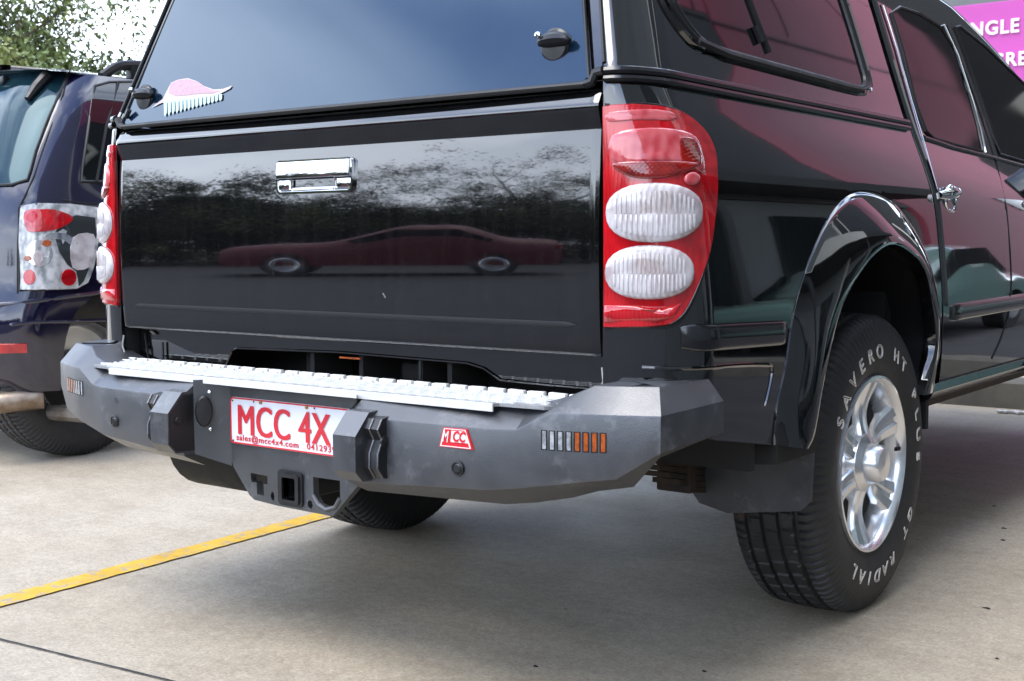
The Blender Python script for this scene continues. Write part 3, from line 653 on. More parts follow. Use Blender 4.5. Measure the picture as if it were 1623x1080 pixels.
# door frame behind glass (painted strip either side and above)
def fr_fn(p, off=0): x, z = p; return np.array([x, hy(z)+.002, z])
ol2 = [(-a_in(1.183)+.002, 1.183), (a_in(1.183)-.002, 1.183)]+[(a_in(z)-.003, z) for z in (1.3, 1.5, 1.74)]+[(-a_in(z)+.003, z) for z in (1.74, 1.5, 1.3)]
patch('canopy_rear_frame', ol2, fr_fn, m_black, truck, .1, off=0, skirt=.02)
for sg in (1, -1):
    MB().tube([(sg*(a_in(z)+.001), hy(z)+.000, z) for z in np.linspace(1.215, 1.74, 12)], .0042, 6).build('hatch_side_seal', m_rubber, truck)
    MB().tube([hp(sg*(xh(z)+.004), z, .006) for z in np.linspace(1.185, 1.72, 12)], .0035, 6).build('glass_edge_seal', m_rubber, hatch)
mb = MB(); mb.tube([(x, -.006-.006*(1-(x/.7)**2), 1.1765) for x in np.linspace(-.672, .678, 30)], .0085, 8, flat=.75)
mb.tube([(.678, -.006, 1.1765), (.690, -.004, 1.180), (.697, -.002, 1.196), (.715, -.004, 1.199)], .009, 8)
mb.tube([(-.672, -.006, 1.1765), (-.690, -.004, 1.182), (-.700, -.002, 1.198)], .008, 8)
mb.build('hatch_bottom_seal', m_rubber, hatch)
mb = MB(); mb.tube([hp(-.665, 1.196, .010), hp(-.650, 1.212, .016)], .006, 8); mb.build('gas_strut_end', m_plastic, hatch)
# hatch lock handles
def lock(cx, cz, s=1.):
    mb = MB(); c = hatch_fn((cx, cz))+np.array([0, -.006, .002])
    mb.lathe([(0, .032), (-.006, .032), (-.010, .027), (-.011, .0)], c+np.array([0, 0, -.008]), 'Y', 24)
    V = []; n = 14
    for i in range(n+1):
        t = -1+2*i/n; h = .0125*(1-abs(t)**2.6)**.5+.001; d = .018*(1-abs(t)**3)**.5+.002
        for k in range(10):
            a = 2*math.pi*k/10; V.append((c[0]+t*.038*s+.004, c[1]-.014-d*math.cos(a)*.6, c[2]+.002+h*math.sin(a)-.004*t*t))
    F = [(i*10+k, i*10+(k+1) % 10, (i+1)*10+(k+1) % 10, (i+1)*10+k) for i in range(n) for k in range(10)]
    mb.add(V, F)
    h_ = mb.build('lock_handle', mat('handle_black', (.006, .006, .007), rough=.28, coat=0.), hatch)
    mb = MB(); mb.lathe([(0, .0065), (-.004, .006), (-.005, .0)], c+np.array([-.024*s, -.024, .0105]), 'Y', 16); mb.build('lock_barrel', m_chrome, hatch)
    mb = MB(); mb.lathe([(0, .002), (-.001, .0)], c+np.array([-.024*s, -.030, .0105]), 'Y', 8); mb.build('keyhole', m_dark, hatch)
lock(.596, 1.262); lock(-.610, 1.250)
# sticker: sea-shell shape, pink back, pale band, mint spines
def hh(u, v):
    n = np.array([0, 1, -.33]); d = ray(u, v); P0 = np.array([0, -.008, 1.175]); t = (n @ (P0-CAM))/(n @ d); q = CAM+d*t; return (q[0], q[2])
def decal(name, px, m, lift, par):
    P = [hh(u, v) for u, v in px]; V = [(x, hatch_fn((x, z))[1]-.0125-lift-.0016, z+.004) for x, z in P]
    return mesh(name, V, [tuple(range(len(V)))], m, par, False)
m_pink = mat('sticker_pink', (.42, .24, .28), rough=.5, col2=(.50, .33, .37), vscale=120); m_cream = mat('sticker_cream', (.50, .42, .40), rough=.5); m_mint = mat('sticker_mint', (.38, .52, .49), rough=.5, col2=(.46, .58, .54), vscale=60)
def tri(name, px, m, lift, par):
    mb = MB()
    for poly in px:
        P = [hh(u, v) for u, v in poly]; V = [(x, hatch_fn((x, z))[1]-.0058-lift, z+.004) for x, z in P]; mb.add(V, [tuple(range(len(V)))])
    return mb.build(name, m, par, False)
st = tri('sticker', [[(239, 174), (258, 160), (272, 134), (284, 129), (299, 127), (314, 132), (326, 140), (340, 145), (355, 144), (369, 139), (366, 144), (352, 151), (338, 156), (320, 158), (295, 162), (270, 166), (257, 166)]], m_cream, 0, hatch)
tri('sticker_back', [[(268, 150), (272, 135), (284, 130), (299, 128.5), (314, 133), (326, 141), (340, 147), (352, 147), (338, 151), (320, 151), (295, 154), (280, 155)]], m_pink, .0006, hatch)
sp = []
for i in range(15):
    u = 260+i*6.3; v = 166-i*.75; l = 22-i*1.05; sp.append([(u, v-3), (u+5.4, v-3.5), (u+5.0, v+l*.7), (u+2, v+l), (u+.4, v+l*.85)])
tri('sticker_spines', sp, m_mint, .0004, hatch)

# ---- cab
def cabS(y, z): return (y-y_r(z)-CB+CS, z)
Yc0 = GAP+.008
def roofz(y): return interp(y, [(1.3, 1.63), (1.9, 1.64), (2.15, 1.615), (2.45, 1.53), (2.8, 1.41), (3.1, 1.29), (3.35, 1.19)])
for sg, fn in ((1, side), (-1, sideL)):
    ol = [cabS(Yc0, .50), cabS(Yc0, .9), cabS(Yc0, 1.2), cabS(Yc0, 1.5), cabS(Yc0, 1.63)]+[cabS(y, roofz(y)) for y in np.linspace(1.5, 3.35, 16)]+[cabS(3.4, 1.15), cabS(3.42, .52)]
    cabw = patch('cab_side', ol, fn, m_black, truck, .05, flip=(sg < 0), skirt=.02)
    # rounded rear cab edge strip (bright highlight)
    mb = MB(); mb.tube([fn(cabS(Yc0+.010, z))+np.array([-sg*.006, 0, 0]) for z in np.linspace(.72, 1.64, 30)], .0145, 10); mb.build('cab_rear_edge', m_black, truck)
    g1 = (1.9, 1.35)
    RW = [(1412, 22), (1430, 82), (1450, 165), (1466, 208), (1478, 220), (1510, 229), (1556, 240), (1548, 200), (1532, 140), (1512, 80), (1490, 44), (1455, 22), (1425, 12)]
    FW = [(1584, 245), (1640, 262), (1700, 285), (1700, 235), (1668, 190), (1640, 150), (1600, 112), (1560, 74), (1520, 42), (1512, 44), (1530, 90), (1555, 160), (1573, 215)]
    for nm, poly in (('rear_door_window', RW), ('front_door_window', FW)):
        P = [tuple(hit(u, v, side, g1)) for u, v in poly]
        wq = patch(nm, P, fn, m_cabglass, truck, .06, off=.002, skirt=.003, flip=(sg < 0))
        MB().tube([fn(p)+np.array([sg*.002, 0, 0]) for p in P], .005, 6, closed=True).build('window_seal', m_rubber, wq)
    # belt moulding, b pillar highlights, shutlines
    bl = [(1462, 218), (1510, 234), (1562, 247), (1640, 268)]
    MB().tube([fn(hit(u, v, side, g1))+np.array([sg*.003, 0, 0]) for u, v in bl], .006, 8).build('belt_moulding', m_gloss, truck)
    MB().tube([fn(hit(u, v, side, g1))+np.array([sg*.004, 0, 0]) for u, v in [(1493, 40), (1515, 88), (1535, 150), (1552, 205), (1560, 243)]], .005, 8).build('pillar_trim', m_chrome, truck)
    sh = [(1500, 40), (1520, 88), (1545, 155), (1565, 215), (1580, 262), (1595, 330), (1601, 400), (1603, 450), (1598, 500), (1585, 540), (1572, 568)]
    MB().tube([fn(hit(u, v, side, g1)) for u, v in sh], .003, 6).build('door_gap', m_dark, truck)
    sh = [(1395, 8), (1418, 80), (1440, 160), (1462, 235), (1480, 300), (1487, 370)]
    MB().tube([fn(hit(u, v, side, g1))+np.array([sg*.0005, 0, 0]) for u, v in sh], .0022, 6).build('door_gap', m_dark, truck)
    MB().tube([fn(hit(u, v, side, g1))+np.array([sg*.001, 0, 0]) for u, v in [(1400, 8), (1423, 80), (1445, 160), (1467, 235), (1485, 300)]], .0012, 6).build('door_edge_strip', m_chrome, truck)
    # sill line and sill
    MB().tube([fn(cabS(y, .524)) for y in np.linspace(1.40, 3.4, 12)], .003, 6).build('sill_gap', m_dark, truck)
    mb = MB(); mb.prism([(sg*x, 0, z) for x, z in [(.868, .520), (.872, .500), (.862, .482), (.83, .468), (.74, .468), (.74, .52)]], (0, 1.33, 0), (0, 3.42, 0)); mb.build('sill', m_black, truck, True, 40)
    mb = MB(); mb.prism([(sg*x, 0, z) for x, z in [(.81, .466), (.80, .44), (.72, .43), (.70, .466)]], (0, 1.3, 0), (0, 3.42, 0)); mb.build('chassis_rail', m_rust if sg > 0 else m_dark, truck, True, 30)
    # chrome door handles with cup
    for yy in (1.50, 2.40):
        c = fn(cabS(yy, 1.005)); h = .03
        mb = MB(); mb.tube([c+np.array([sg*(.012+.012*math.sin(math.pi*t)), -.10+.15*t, .012+.014*(t-.5)]) for t in np.linspace(0, 1, 9)], [.007, .010, .012, .0125, .0125, .0125, .012, .010, .007], 10, flat=1.2)
        hd = mb.build('door_handle', m_chrome, truck)
        V = []; 
        ringp = [(math.cos(a)*.042, math.sin(a)*.034) for a in np.linspace(0, 2*math.pi, 25)[:-1]]
        mb = MB(); mb.tube([c+np.array([sg*.004, .012+a, b-.002]) for a, b in ringp], .0055, 8, closed=True); mb.build('handle_cup', m_chrome, hd)
        mb = MB(); n = len(ringp); Vc = [c+np.array([sg*.004, .012+a, b-.002]) for a, b in ringp]+[c+np.array([sg*.001, .012+a*.6, b*.6-.002]) for a, b in ringp]+[c+np.array([sg*.002, .012, -.002])]
        mb.add(Vc, [(i, (i+1) % n, n+(i+1) % n, n+i) for i in range(n)]+[(n+i, n+(i+1) % n, 2*n) for i in range(n)]); mb.build('handle_cup', mat('cup_dark', (.02, .02, .02), rough=.2, coat=1), hd)
    MB().box((sg*.91, 2.98, 1.19), (.17, .09, .14), bev=.03).build('side_mirror', m_black, truck)
# cab roof / rear window / windscreen / bonnet
rows = []
for y in np.linspace(Yc0, 3.35, 22):
    zr = roofz(y); X = Xs(zr); f = 1 if y < 2.3 else max(.3, 1-(y-2.3)/1.3)
    rows.append([(X*math.sin(t*math.pi/2), y+.16*(1-t*t)*(0 if y < 2.0 else min(1, (y-2.0)*1.3)), zr+.055*f*(math.cos(t*math.pi/2)**.7 if abs(t) < .999 else 0)) for t in np.linspace(-1, 1, 25)])
loft('cab_roof', rows[:10], m_black, truck); loft('windscreen', rows[9:], m_cabglass, truck)
MB().prism([(x, Yc0+.01, z) for x, z in [(-.84, .6), (.84, .6), (.84, .9), (.75, 1.2), (.64, 1.6), (-.64, 1.6), (-.75, 1.2), (-.84, .9)]], (0, 0, 0), (0, .02, 0)).build('cab_back', m_black, truck, False)
rows = []
for y, zc, X in [(3.36, 1.19, .80), (3.6, 1.17, .83), (3.9, 1.14, .85), (4.25, 1.08, .82), (4.42, 1.0, .76), (4.50, .86, .72), (4.52, .55, .72), (4.42, .42, .70)]:
    rows.append([(X*a, y, zc-b*(zc-.45)) for a, b in [(-1, 1), (-1.04, .7), (-1.05, .45), (-1.0, .2), (-.86, .05), (-.5, -.02), (0, -.04), (.5, -.02), (.86, .05), (1.0, .2), (1.05, .45), (1.04, .7), (1, 1)]])
loft('bonnet_front', rows, m_black, truck)
MB().box((0, 2.9, .46), (1.5, 3.2, .06)).build('floor_pan', m_dark, truck, False)

# ---- steel bumper
bumper = None
# stations on right half: x, y_face, z_bevel_low, z_bevel_top, y_top, z_face_bottom, y_bot, z_bot
ST = [(.245, -.186, .561, .597, -.128, .432, -.13, .405),
      (.565, -.165, .561, .598, -.110, .449, -.10, .412),
      (.624, -.149, .562, .599, -.098, .456, -.085, .42),
      (.694, -.137, .5965, .618, -.090, .468, -.07, .435),
      (.74, -.122, .5965, .640, -.070, .476, -.055, .45),
      (.803, -.100, .5965, .641, -.052, .4845, -.04, .462),
      (.873, -.068, .5965, .642, -.035, .533, -.02, .515),
      (.902, .105, .607, .645, .105, .551, .12, .545)]
ST = [(x, y, a, b, yt, c, yb, zb) for x, y, a, b, yt, c, yb, zb in ST]
for sg in (1, -1):
    mb = MB(); cols = []
    for i, (x, y, a, b, yt, c, yb, zb) in enumerate(ST):
        e = 1.0 if i < 7 else 1.
        xt = x if i < 6 else (x-.022)
        if i == 7: xt = .872
        cols.append([(x-(.03 if i > 5 else 0), yb, zb), (x, y+.001, c), (x, y, c+.006), (x, y, a-.003), (x, y+.001, a), (xt, yt, b), (xt-(.012 if i > 5 else 0), yt+.004, b+.0015), (min(xt-.0, .70) if i > 5 else xt, max(yt+.09, .03), b+.001)])
    k = len(cols[0]); V = [(sg*p[0], p[1], p[2]) for cc in cols for p in cc]
    F = [(i*k+j, (i+1)*k+j, (i+1)*k+j+1, i*k+j+1) for i in range(len(cols)-1) for j in range(k-1)]
    if sg < 0: F = [f[::-1] for f in F]
    # end cap
    e = (len(cols)-1)*k; F.append(tuple(range(e, e+k)) if sg > 0 else tuple(range(e, e+k))[::-1])
    mb.add(V, F)
    # recess side wall from centre face to plate panel
    x0 = .245
    q = [(sg*x0, -.158, .597), (sg*x0, -.158, .434), (sg*.192, -.100, .405), (sg*.192, -.100, .597)]
    mb.add(q, [(0, 1, 2, 3) if sg > 0 else (3, 2, 1, 0)])
    mb.add([(sg*x0, -.1865, .566), (sg*x0, -.1865, .434), (sg*x0, -.158, .434), (sg*x0, -.158, .585)], [(0, 1, 2, 3)])
    mb.build('bumper_wing', m_bumper, truck, True, 20)
# tubes: clean top line already; centre plate panel with hitch
pan = [(-.192, .597), (.192, .597), (.192, .405), (.185, .400), (.117, .332), (-.048, .334), (-.121, .338), (-.136, .346), (-.187, .404), (-.192, .415)]
def panf(p, off=0): return np.array([p[0], -.100, p[1]])
hA = [(x-.011, z) for x, z in [(-.120, .396), (-.067, .395), (-.067, .376), (-.079, .376), (-.079, .350), (-.103, .350), (-.103, .376), (-.120, .376)]]
hB = [(x-.011, z) for x, z in [(.072, .408), (.150, .409), (.150, .372), (.136, .352), (.110, .344), (.086, .352), (.072, .370)]]
hC = rrect(-.027, .019, .349, .403, .005, 3)
hD = [(-.063+.006*math.cos(a), .352+.011*math.sin(a)) for a in np.linspace(0, 6.283, 9)[:-1]]; hE = [(.051+.008*math.cos(a), .348+.010*math.sin(a)) for a in np.linspace(0, 6.283, 9)[:-1]]
pp = patch('hitch_panel', pan, panf, m_bumper, truck, .05, off=0, skirt=.016, holes=[hA, hB, hC, hD, hE], rnd=.001)
mb = MB(); ro = rrect(-.034, .026, .345, .408, .008, 4); ri = rrect(-.024, .016, .352, .400, .004, 4)
ring_face(ro, ri, -.099, -.110, mb); 
n = len(ri); mb.add([(x, -.104, z) for x, z in ri]+[(x, .06, z) for x, z in ri], [(i, (i+1) % n, n+(i+1) % n, n+i) for i in range(n)])
ro2 = rrect(-.041, .033, .339, .415, .010, 4); ring_face(ro2, ro, -.099, -.105, mb)
mb.build('hitch_receiver', m_plastic, pp, True, 30)
MB().lathe([(0, .008), (-.004, .006), (-.004, 0)], (-.002, .02, .385), 'Y', 12).build('hitch_pin', m_white, pp)
MB().box((0, .045, .42), (.30, .03, .10)).build('hitch_backing', m_dark, pp, False)
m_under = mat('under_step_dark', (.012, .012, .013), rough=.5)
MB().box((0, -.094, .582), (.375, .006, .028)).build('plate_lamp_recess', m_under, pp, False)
# tow loop D lip
MB().tube([(.139, -.100, .372), (.125, -.100, .352), (.099, -.100, .344), (.075, -.100, .352), (.061, -.100, .370)], .005, 8).build('tow_loop', m_bumper, pp)
# number plate
pl = rrect(-.187, .187, .4575, .5595, .009, 4)
plate = MB().prism([(x, -.1050, z) for x, z in pl], (0, 0, 0), (0, .003, 0)).build('number_plate', m_platew, truck, False)
plo = rrect(-.1865, .1865, .458, .559, .0085, 4); pli = rrect(-.1835, .1835, .461, .556, .007, 4)
mb = MB(); ring_face(plo, pli, -.1045, -.1063, mb); mb.build('plate_border', m_red, plate, False)
TX = Matrix.Rotation(math.pi/2, 4, 'X')
mb = MB()
for qi, dx in enumerate((-.0026, -.0013, 0, .0013, .0026)):
    for tx_, x_ in (('MCC 4X', -.165), ('4', .134)):
        o = text('tmp', tx_, .0940, Matrix.Translation((x_+dx, -.1062-qi*.00012, .4795)) @ TX, m_red, None, ext=.0, sx=.795, spacing=1.05)
        mb.add([v.co.copy() for v in o.data.vertices], [tuple(p.vertices) for p in o.data.polygons]); me_ = o.data; bpy.data.objects.remove(o); bpy.data.meshes.remove(me_)
mb.build('plate_lettering', m_red, plate, False)
text('plate_small_lettering', 'sales@mcc4x4.com   0412939', .0180, Matrix.Translation((-.168, -.1060, .4660)) @ TX, m_red, plate, ext=.0004, offset=.0003, sx=1.20, spacing=1.13)
for x, z in ((-.178, .5515), (-.178, .464), (.178, .5515), (.178, .464), (-.11, .5535), (.075, .5535)): MB().lathe([(0, .0022), (-.0008, .0)], (x, -.1065, z), 'Y', 10).build('plate_hole', m_dark, plate)
for x in (-.088, .052): MB().lathe([(0, .0042), (-.0025, .0035), (-.003, 0)], (x, -.1060, .5535), 'Y', 12).build('plate_screw', mat('brass', (.55, .38, .15), rough=.3, metal=.8), plate)
# blocks (step/recovery mounts)
for sg in (1, -1):
    mb = MB(); xi, xo = .247, .306
    prof = [(-.150, .574), (-.188, .572), (-.2265, .530), (-.2265, .462), (-.208, .442), (-.150, .438)]
    a, b = sg*xi, sg*xo; mb.prism([(0, y, z) for y, z in prof], (min(a, b), 0, 0), (max(a, b), 0, 0))
    bk = mb.build('recovery_block', m_bumper, truck, True, 25)
    prof2 = [(-.170, .566), (-.192, .562), (-.204, .544), (-.192, .522), (-.204, .498), (-.205, .470), (-.190, .450), (-.170, .446)]
    mb = MB(); a, b = sg*xo, sg*.343; mb.prism([(0, y, z) for y, z in prof2], (min(a, b), 0, 0), (max(a, b), 0, 0)); mb.build('block_pad', m_plastic, bk, True, 25)
    MB().prism([(0, y, z) for y, z in [(-.156, .568), (-.188, .566), (-.222, .529), (-.222, .463), (-.206, .446), (-.156, .442)]], (sg*xi-sg*.0015-.0006, 0, 0), (sg*xi-sg*.0015+.0006, 0, 0)).build('block_hollow_shade', m_under, bk, False)  # dark sheet in place of the shade inside the hollow block
    MB().lathe([(0, .010), (.004, .009), (.006, .0)], (sg*(xi-.002), -.200, .512), 'X', 14, sgn=-sg).build('block_bolt', m_plastic, bk)
    MB().lathe([(0, .011), (.004, .010), (.006, .0)], (sg*.343, -.188, .520), 'X', 14, sgn=sg).build('block_bolt', m_plastic, bk)
    for xx_ in (.322, .343): MB().tube([(sg*xx_, y-.001, z) for y, z in prof2[1:-1]], .0022, 6).build('block_ridge', m_bumper, bk)
# round trailer plug on left recess wall
nrm_ = np.array([.81, -.58, 0.]); pc_ = np.array([-.222, -.150, .530])
mb = MB(); V = []; t_ = np.array([.58, .81, 0.])
for (o, r) in ((.0, .030), (.006, .030), (.012, .026), (.013, .0)):
    for i in range(24):
        a = 2*math.pi*i/24; V.append(pc_+nrm_*(-1)*(-o)+t_*r*math.cos(a)*.62+np.array([0, 0, 1.])*r*1.15*math.sin(a))
mb.add(V, [(k*24+i, k*24+(i+1) % 24, (k+1)*24+(i+1) % 24, (k+1)*24+i) for k in range(3) for i in range(24)])
plug = mb.build('trailer_plug', m_plastic, truck, True, 35)
for dz in (-.040, .040):
    q_ = pc_+nrm_*.004+t_*.012+np.array([0, 0, dz]); mb = MB(); mb.lathe([(0, .0055), (-.003, .0)], q_, 'Y', 10); mb.build('plug_screw', m_chrome, plug)
# sensors
for x, z in ((.509, .484), (-.512, .486)):
    yb_ = np.interp(abs(x), [s[0] for s in ST], [s[1] for s in ST])
    MB().lathe([(0, .014), (-.004, .014), (-.005, .011), (-.003, .010), (-.006, .007), (-.006, 0)], (x, yb_, z), 'Y', 20).build('parking_sensor', m_plastic, truck, True, 30)
MB().lathe([(0, .008), (-.002, .007), (-.002, 0)], (-.505, -.168, .536), 'Y', 14).build('blanking_cap', m_bumper, truck)
# badge
bx = [(.476, .5565), (.531, .5575), (.5445, .521), (.4655, .520)]
yb_ = -.1715
mb = MB(); mb.prism([(x, yb_, z) for x, z in bx], (0, 0, 0), (0, .006, 0)); bdg = mb.build('maker_badge', m_badge, truck, False)
mb = MB(); c = np.array([.503, .539])
def bring(k0, k1, mb, y): 
    o = [tuple(c+(np.array(p)-c)*k0) for p in bx]; i = [tuple(c+(np.array(p)-c)*k1) for p in bx]
    V = [(x, y, z) for x, z in o]+[(x, y, z) for x, z in i]; mb.add(V, [(j, (j+1) % 4, 4+(j+1) % 4, 4+j) for j in range(4)])
bring(.92, .84, mb, yb_-.0006); mb.build('badge_border', m_white, bdg, False)
tb = [(.506, .5515), (.5245, .552), (.534, .534), (.506, .533)]
MB().add([(x, yb_-.0008, z) for x, z in [(.496, .552), (.5265, .5525), (.5345, .532), (.494, .531)]], [(3, 2, 1, 0)]).build('badge_panel', m_white, bdg, False)
text('badge_letter', 'M', .030, Matrix.Translation((.4735, yb_-.0012, .530)) @ TX, m_white, bdg, ext=.0004, offset=.0, shear=.25, sx=.62)
text('badge_letters', 'CC', .026, Matrix.Translation((.4985, yb_-.0016, .5335)) @ TX, m_badge, bdg, ext=.0004, offset=.0009, shear=.2, sx=.80)
# slotted lamps
def facept(x, z):
    y = np.interp(abs(x), [s[0] for s in ST], [s[1] for s in ST]); return np.array([x, y, z])
for sg in (1, -1):
    mb = MB(); ma = MB(); mk = MB()
    for i in range(8):
        x0 = .674+i*.0146; z1, z0 = .5640-.0*i, .5305
        def bar(mbx, xa, xb, off, z0=z0, z1=z1):
            pts_ = [facept(sg*xa, z0), facept(sg*xb, z0), facept(sg*xb, z1), facept(sg*xa, z1)]; V = [p+np.array([0, -off, 0]) for p in pts_]
            mbx.add(V, [(0, 1, 2, 3) if sg > 0 else (3, 2, 1, 0)])
        bar(mk, x0, x0+.0120, .0006, z0-.001, z1+.001)
        bar(mb if i < 4 else ma, x0+.0030, x0+.0098, .0012, z0+.001, z1-.0005)
    lk = mk.build('slot_lamp', m_dark, truck, False); mb.build('clear_strip', m_clearl, lk, False); ma.build('amber_strip', m_amber, lk, False)
# step tread plate
tp = [(-.575, -.128), (-.575, -.140), (.565, -.140), (.572, -.128), (.668, -.122), (.690, -.090), (.690, -.004), (-.690, -.004), (-.690, -.090), (-.66, -.118)]
stepm = MB().prism([(x, y, 0) for x, y in tp], (0, 0, .5975), (0, 0, .6035))
MB().box((0, -.1412, .5965), (1.135, .003, .015)).build('step_lip', m_tread, truck, False)
MB().box((0, .0, .6045), (1.36, .006, .002)).build('step_rear_edge', m_treadb, truck, False)
sp_ = stepm.build('step_plate', m_treadb, truck, False)
mb = MB(); kk = 0
for j in range(5):
    for i in range(84):
        x = -.675+i*.0163; y = -.118+j*.0235
        if abs(x) > .685 or (abs(x) > .60 and y < -.11): continue
        ang = (.785 if (i+j) % 2 else -.785); M = Matrix.Rotation(ang, 3, 'Z')
        mb.box((x, y, .6055), (.0175, .0062, .0045), rot=M)
mb.build('tread_bars', m_tread, sp_, False)
mb = MB()
for i in range(29):
    x = -.665+i*.0475; mb.box((x+rnd.uniform(-.002, .002), -.007, .6085), (.038, .012, .009), rot=Matrix.Rotation(rnd.uniform(-.03, .03), 3, 'Y'), bev=.002); mb.box((x+.012, -.030, .6065), (.022, .010, .008), rot=Matrix.Rotation(.5, 3, 'Z'), bev=.002)
mb.build('raised_grip', m_tread, sp_, True, 30)

# ---- wheels
def tyre_mesh():
    R0, Wd = .362, .235; h = Wd/2
    prof = [(-.078, .205), (-.098, .212), (-.108, .232), (-.115, .262), (-.1165, .285), (-.114, .305), (-.111, .318), (-.105, .335), (-.098, .347), (-.090, .3535)]
    prof += [(x, .3585+.003*(1-(x/.08)**2)) for x in (-.082, -.075, -.0655, -.0635, -.0565, -.0545, -.045, -.035, -.026, -.0235, -.0165, -.0145, -.005, .005, .0140, .0165, .0235, .026, .035, .045, .053, .0565, .063, .0665, .075, .082)]
    prof += [(-a, b) for a, b in prof[:10][::-1]]
    NS = 104*6; V = []; k = len(prof)
    grooves = (-.060, -.020, .020, .060)
    for i in range(NS):
        a = 2*math.pi*i/NS; ph = (i % 6)
        for (x, r) in prof:
            d = 0
            ax = abs(x)
            if .330 < r:
                if any(abs(x-g_) < .0042 for g_ in grooves): d = .010
                else:
                    if ax > .066: d = .007 if (i % 6) in (0, 1) else 0
                    elif ax > .022: d = .005 if ((i+(3 if ax > .045 else 0)+(6 if x > 0 else 0)) % 12) in (0, 1) else 0
                    else: d = .005 if (i % 12) in (4, 5) else 0
            elif r > .30 and (i % 6) in (0, 1): d = .002
            rr = r-d; V.append((x, rr*math.sin(a), rr*math.cos(a)))
    F = [(i*k+j, ((i+1) % NS)*k+j, ((i+1) % NS)*k+j+1, i*k+j+1) for i in range(NS) for j in range(k-1)]
    return V, F
TV, TF = tyre_mesh()
def rim_mesh(mb, sg):
    # barrel + lip
    mb.lathe([(.100, .214), (.1075, .2125), (.1085, .207), (.102, .200), (.085, .193), (.02, .186), (-.08, .190), (-.10, .205)], (0, 0, 0), 'X', 72, sgn=sg)
    for k in range(6):
        a = R(60*k+4); ca, sa = math.cos(a), math.sin(a); V = []; n = 14
        cross = ((-1, -.045), (-1., -.012), (-.80, -.002), (-.25, .000), (-.12, -.006), (.12, -.006), (.25, 0), (.80, -.002), (1., -.012), (1, -.045)); kc = len(cross)
        for i in range(n+1):
            t = i/n; r = .045+t*.157; wd = .030+.020*t**2-.004*math.sin(t*math.pi); xf = .090-.020*math.sin(t*math.pi)**1.2+.006*t
            for dw, dx in cross: V.append((sg*(xf+dx*(1 if t > .12 else .6)), r*sa+dw*wd*ca, r*ca-dw*wd*sa))
        mb.add(V, [(i*kc+j, (i+1)*kc+j, (i+1)*kc+j+1, i*kc+j+1) for i in range(n) for j in range(kc-1)])
    mb.lathe([(.058, .075), (.066, .092), (.050, .10)], (0, 0, 0), 'X', 48, sgn=sg)
    mb.lathe([(.060, .078), (.084, .070), (.092, .058), (.096, .050), (.122, .045), (.130, .038), (.132, .0)], (0, 0, 0), 'X', 36, sgn=sg)
def wheel(loc, sg, letters, r_=1.):
    wt = bpy.data.objects.new('wheel', None); COL.objects.link(wt); wt.parent = truck; wt.matrix_parent_inverse = Matrix.Translation(truck.location).inverted()
    wt.location = loc; wt.rotation_euler = (R(0), 0, 0)
    V = [(sg*v[0], v[1], v[2]) for v in TV] if sg > 0 else [(-v[0], v[1], v[2]) for v in TV]
    ty = mesh('tyre', V, TF if sg > 0 else [f[::-1] for f in TF], m_tyre, wt, True, 30)
    mb = MB(); rim_mesh(mb, sg); mb.build('rim', m_alloy, wt, True, 35)
    mb = MB(); mb.lathe([(.056, .0), (.056, .158), (.040, .170), (-.05, .170), (-.05, 0)], (0, 0, 0), 'X', 32, sgn=sg); mb.build('brake_drum', m_dark, wt)
    mb = MB()
    for k in range(6):
        a = R(60*k+42); mb.lathe([(.07, .009), (.084, .008), (.085, 0)], (0, .062*math.sin(a), .062*math.cos(a)), 'X', 8, sgn=sg)
    mb.build('wheel_nut', m_steel, wt)
    mb = MB(); mb.box((sg*.098, .175, .012), (.008, .024, .009)); mb.build('valve', m_dark, wt)
    if letters:
        mb = MB()
        def arc(txt, a0, a1, r, size, X):
            n = len(txt)
            for i, ch in enumerate(txt):
                if ch == ' ': continue
                a = R(a0+(a1-a0)*i/(n-1))     # clockwise angle from top as seen from +X outside
                Vt, Ft = text_verts(ch, size, Matrix.Identity(4), outline=.0009)
                # local text plane: x -> tangent, y -> radial
                # seen from +X, right-hand side of viewer is +Y ; clockwise from top goes toward +Y
                rad = Vector((0, math.sin(a), math.cos(a))); tan = Vector((0, math.cos(a), -math.sin(a)))
                W = [Vector((X-(v.y-size*.35)*.10+v.z, 0, 0))+rad*(r+v.y)+tan*(v.x*1.15) for v in Vt]; mb.add(W, Ft)
        arc('SAVERO HT PLUS', -62, 94, .2575, .0455, .1172)
        arc('GT RADIAL', 126, 212, .2575, .0455, .1172)
        mb.build('tyre_lettering', m_letters, wt, False)
    return wt
RZ = .358
wheel((.738, 1.0, RZ), 1, True); wheel((-.738, 1.0, RZ), -1, False)
wheel((.738, 4.02, RZ), 1, False); wheel((-.738, 4.02, RZ), -1, False)
# axle, springs, exhaust, spare
mb = MB(); mb.tube([(-.62, 1.0, .36), (.62, 1.0, .36)], .045, 12); mb.lathe([(-.12, .05), (-.08, .12), (0, .15), (.08, .12), (.12, .05)], (0, 1.0, .36), 'Y', 20); mb.build('rear_axle', m_dark, truck)
mb = MB(); sx_ = .572
for k in range(5):
    L_ = .70-.10*k; y0_ = .34+.045*k
    pts_ = [(sx_, y, .452-.0135*k-.10*math.sin(math.pi*min(1, (y-.30)/1.4))) for y in np.linspace(y0_, 1.55-.06*k, 14)]
    V = []
    for p in pts_: V += [(p[0]-.035, p[1], p[2]), (p[0]+.035, p[1], p[2]), (p[0]+.035, p[1], p[2]-.012), (p[0]-.035, p[1], p[2]-.012)]
    F = [(i*4+j, i*4+(j+1) % 4, (i+1)*4+(j+1) % 4, (i+1)*4+j) for i in range(13) for j in range(4)]+[(0, 1, 2, 3), (52, 55, 54, 53)]
    mb.add(V, F)
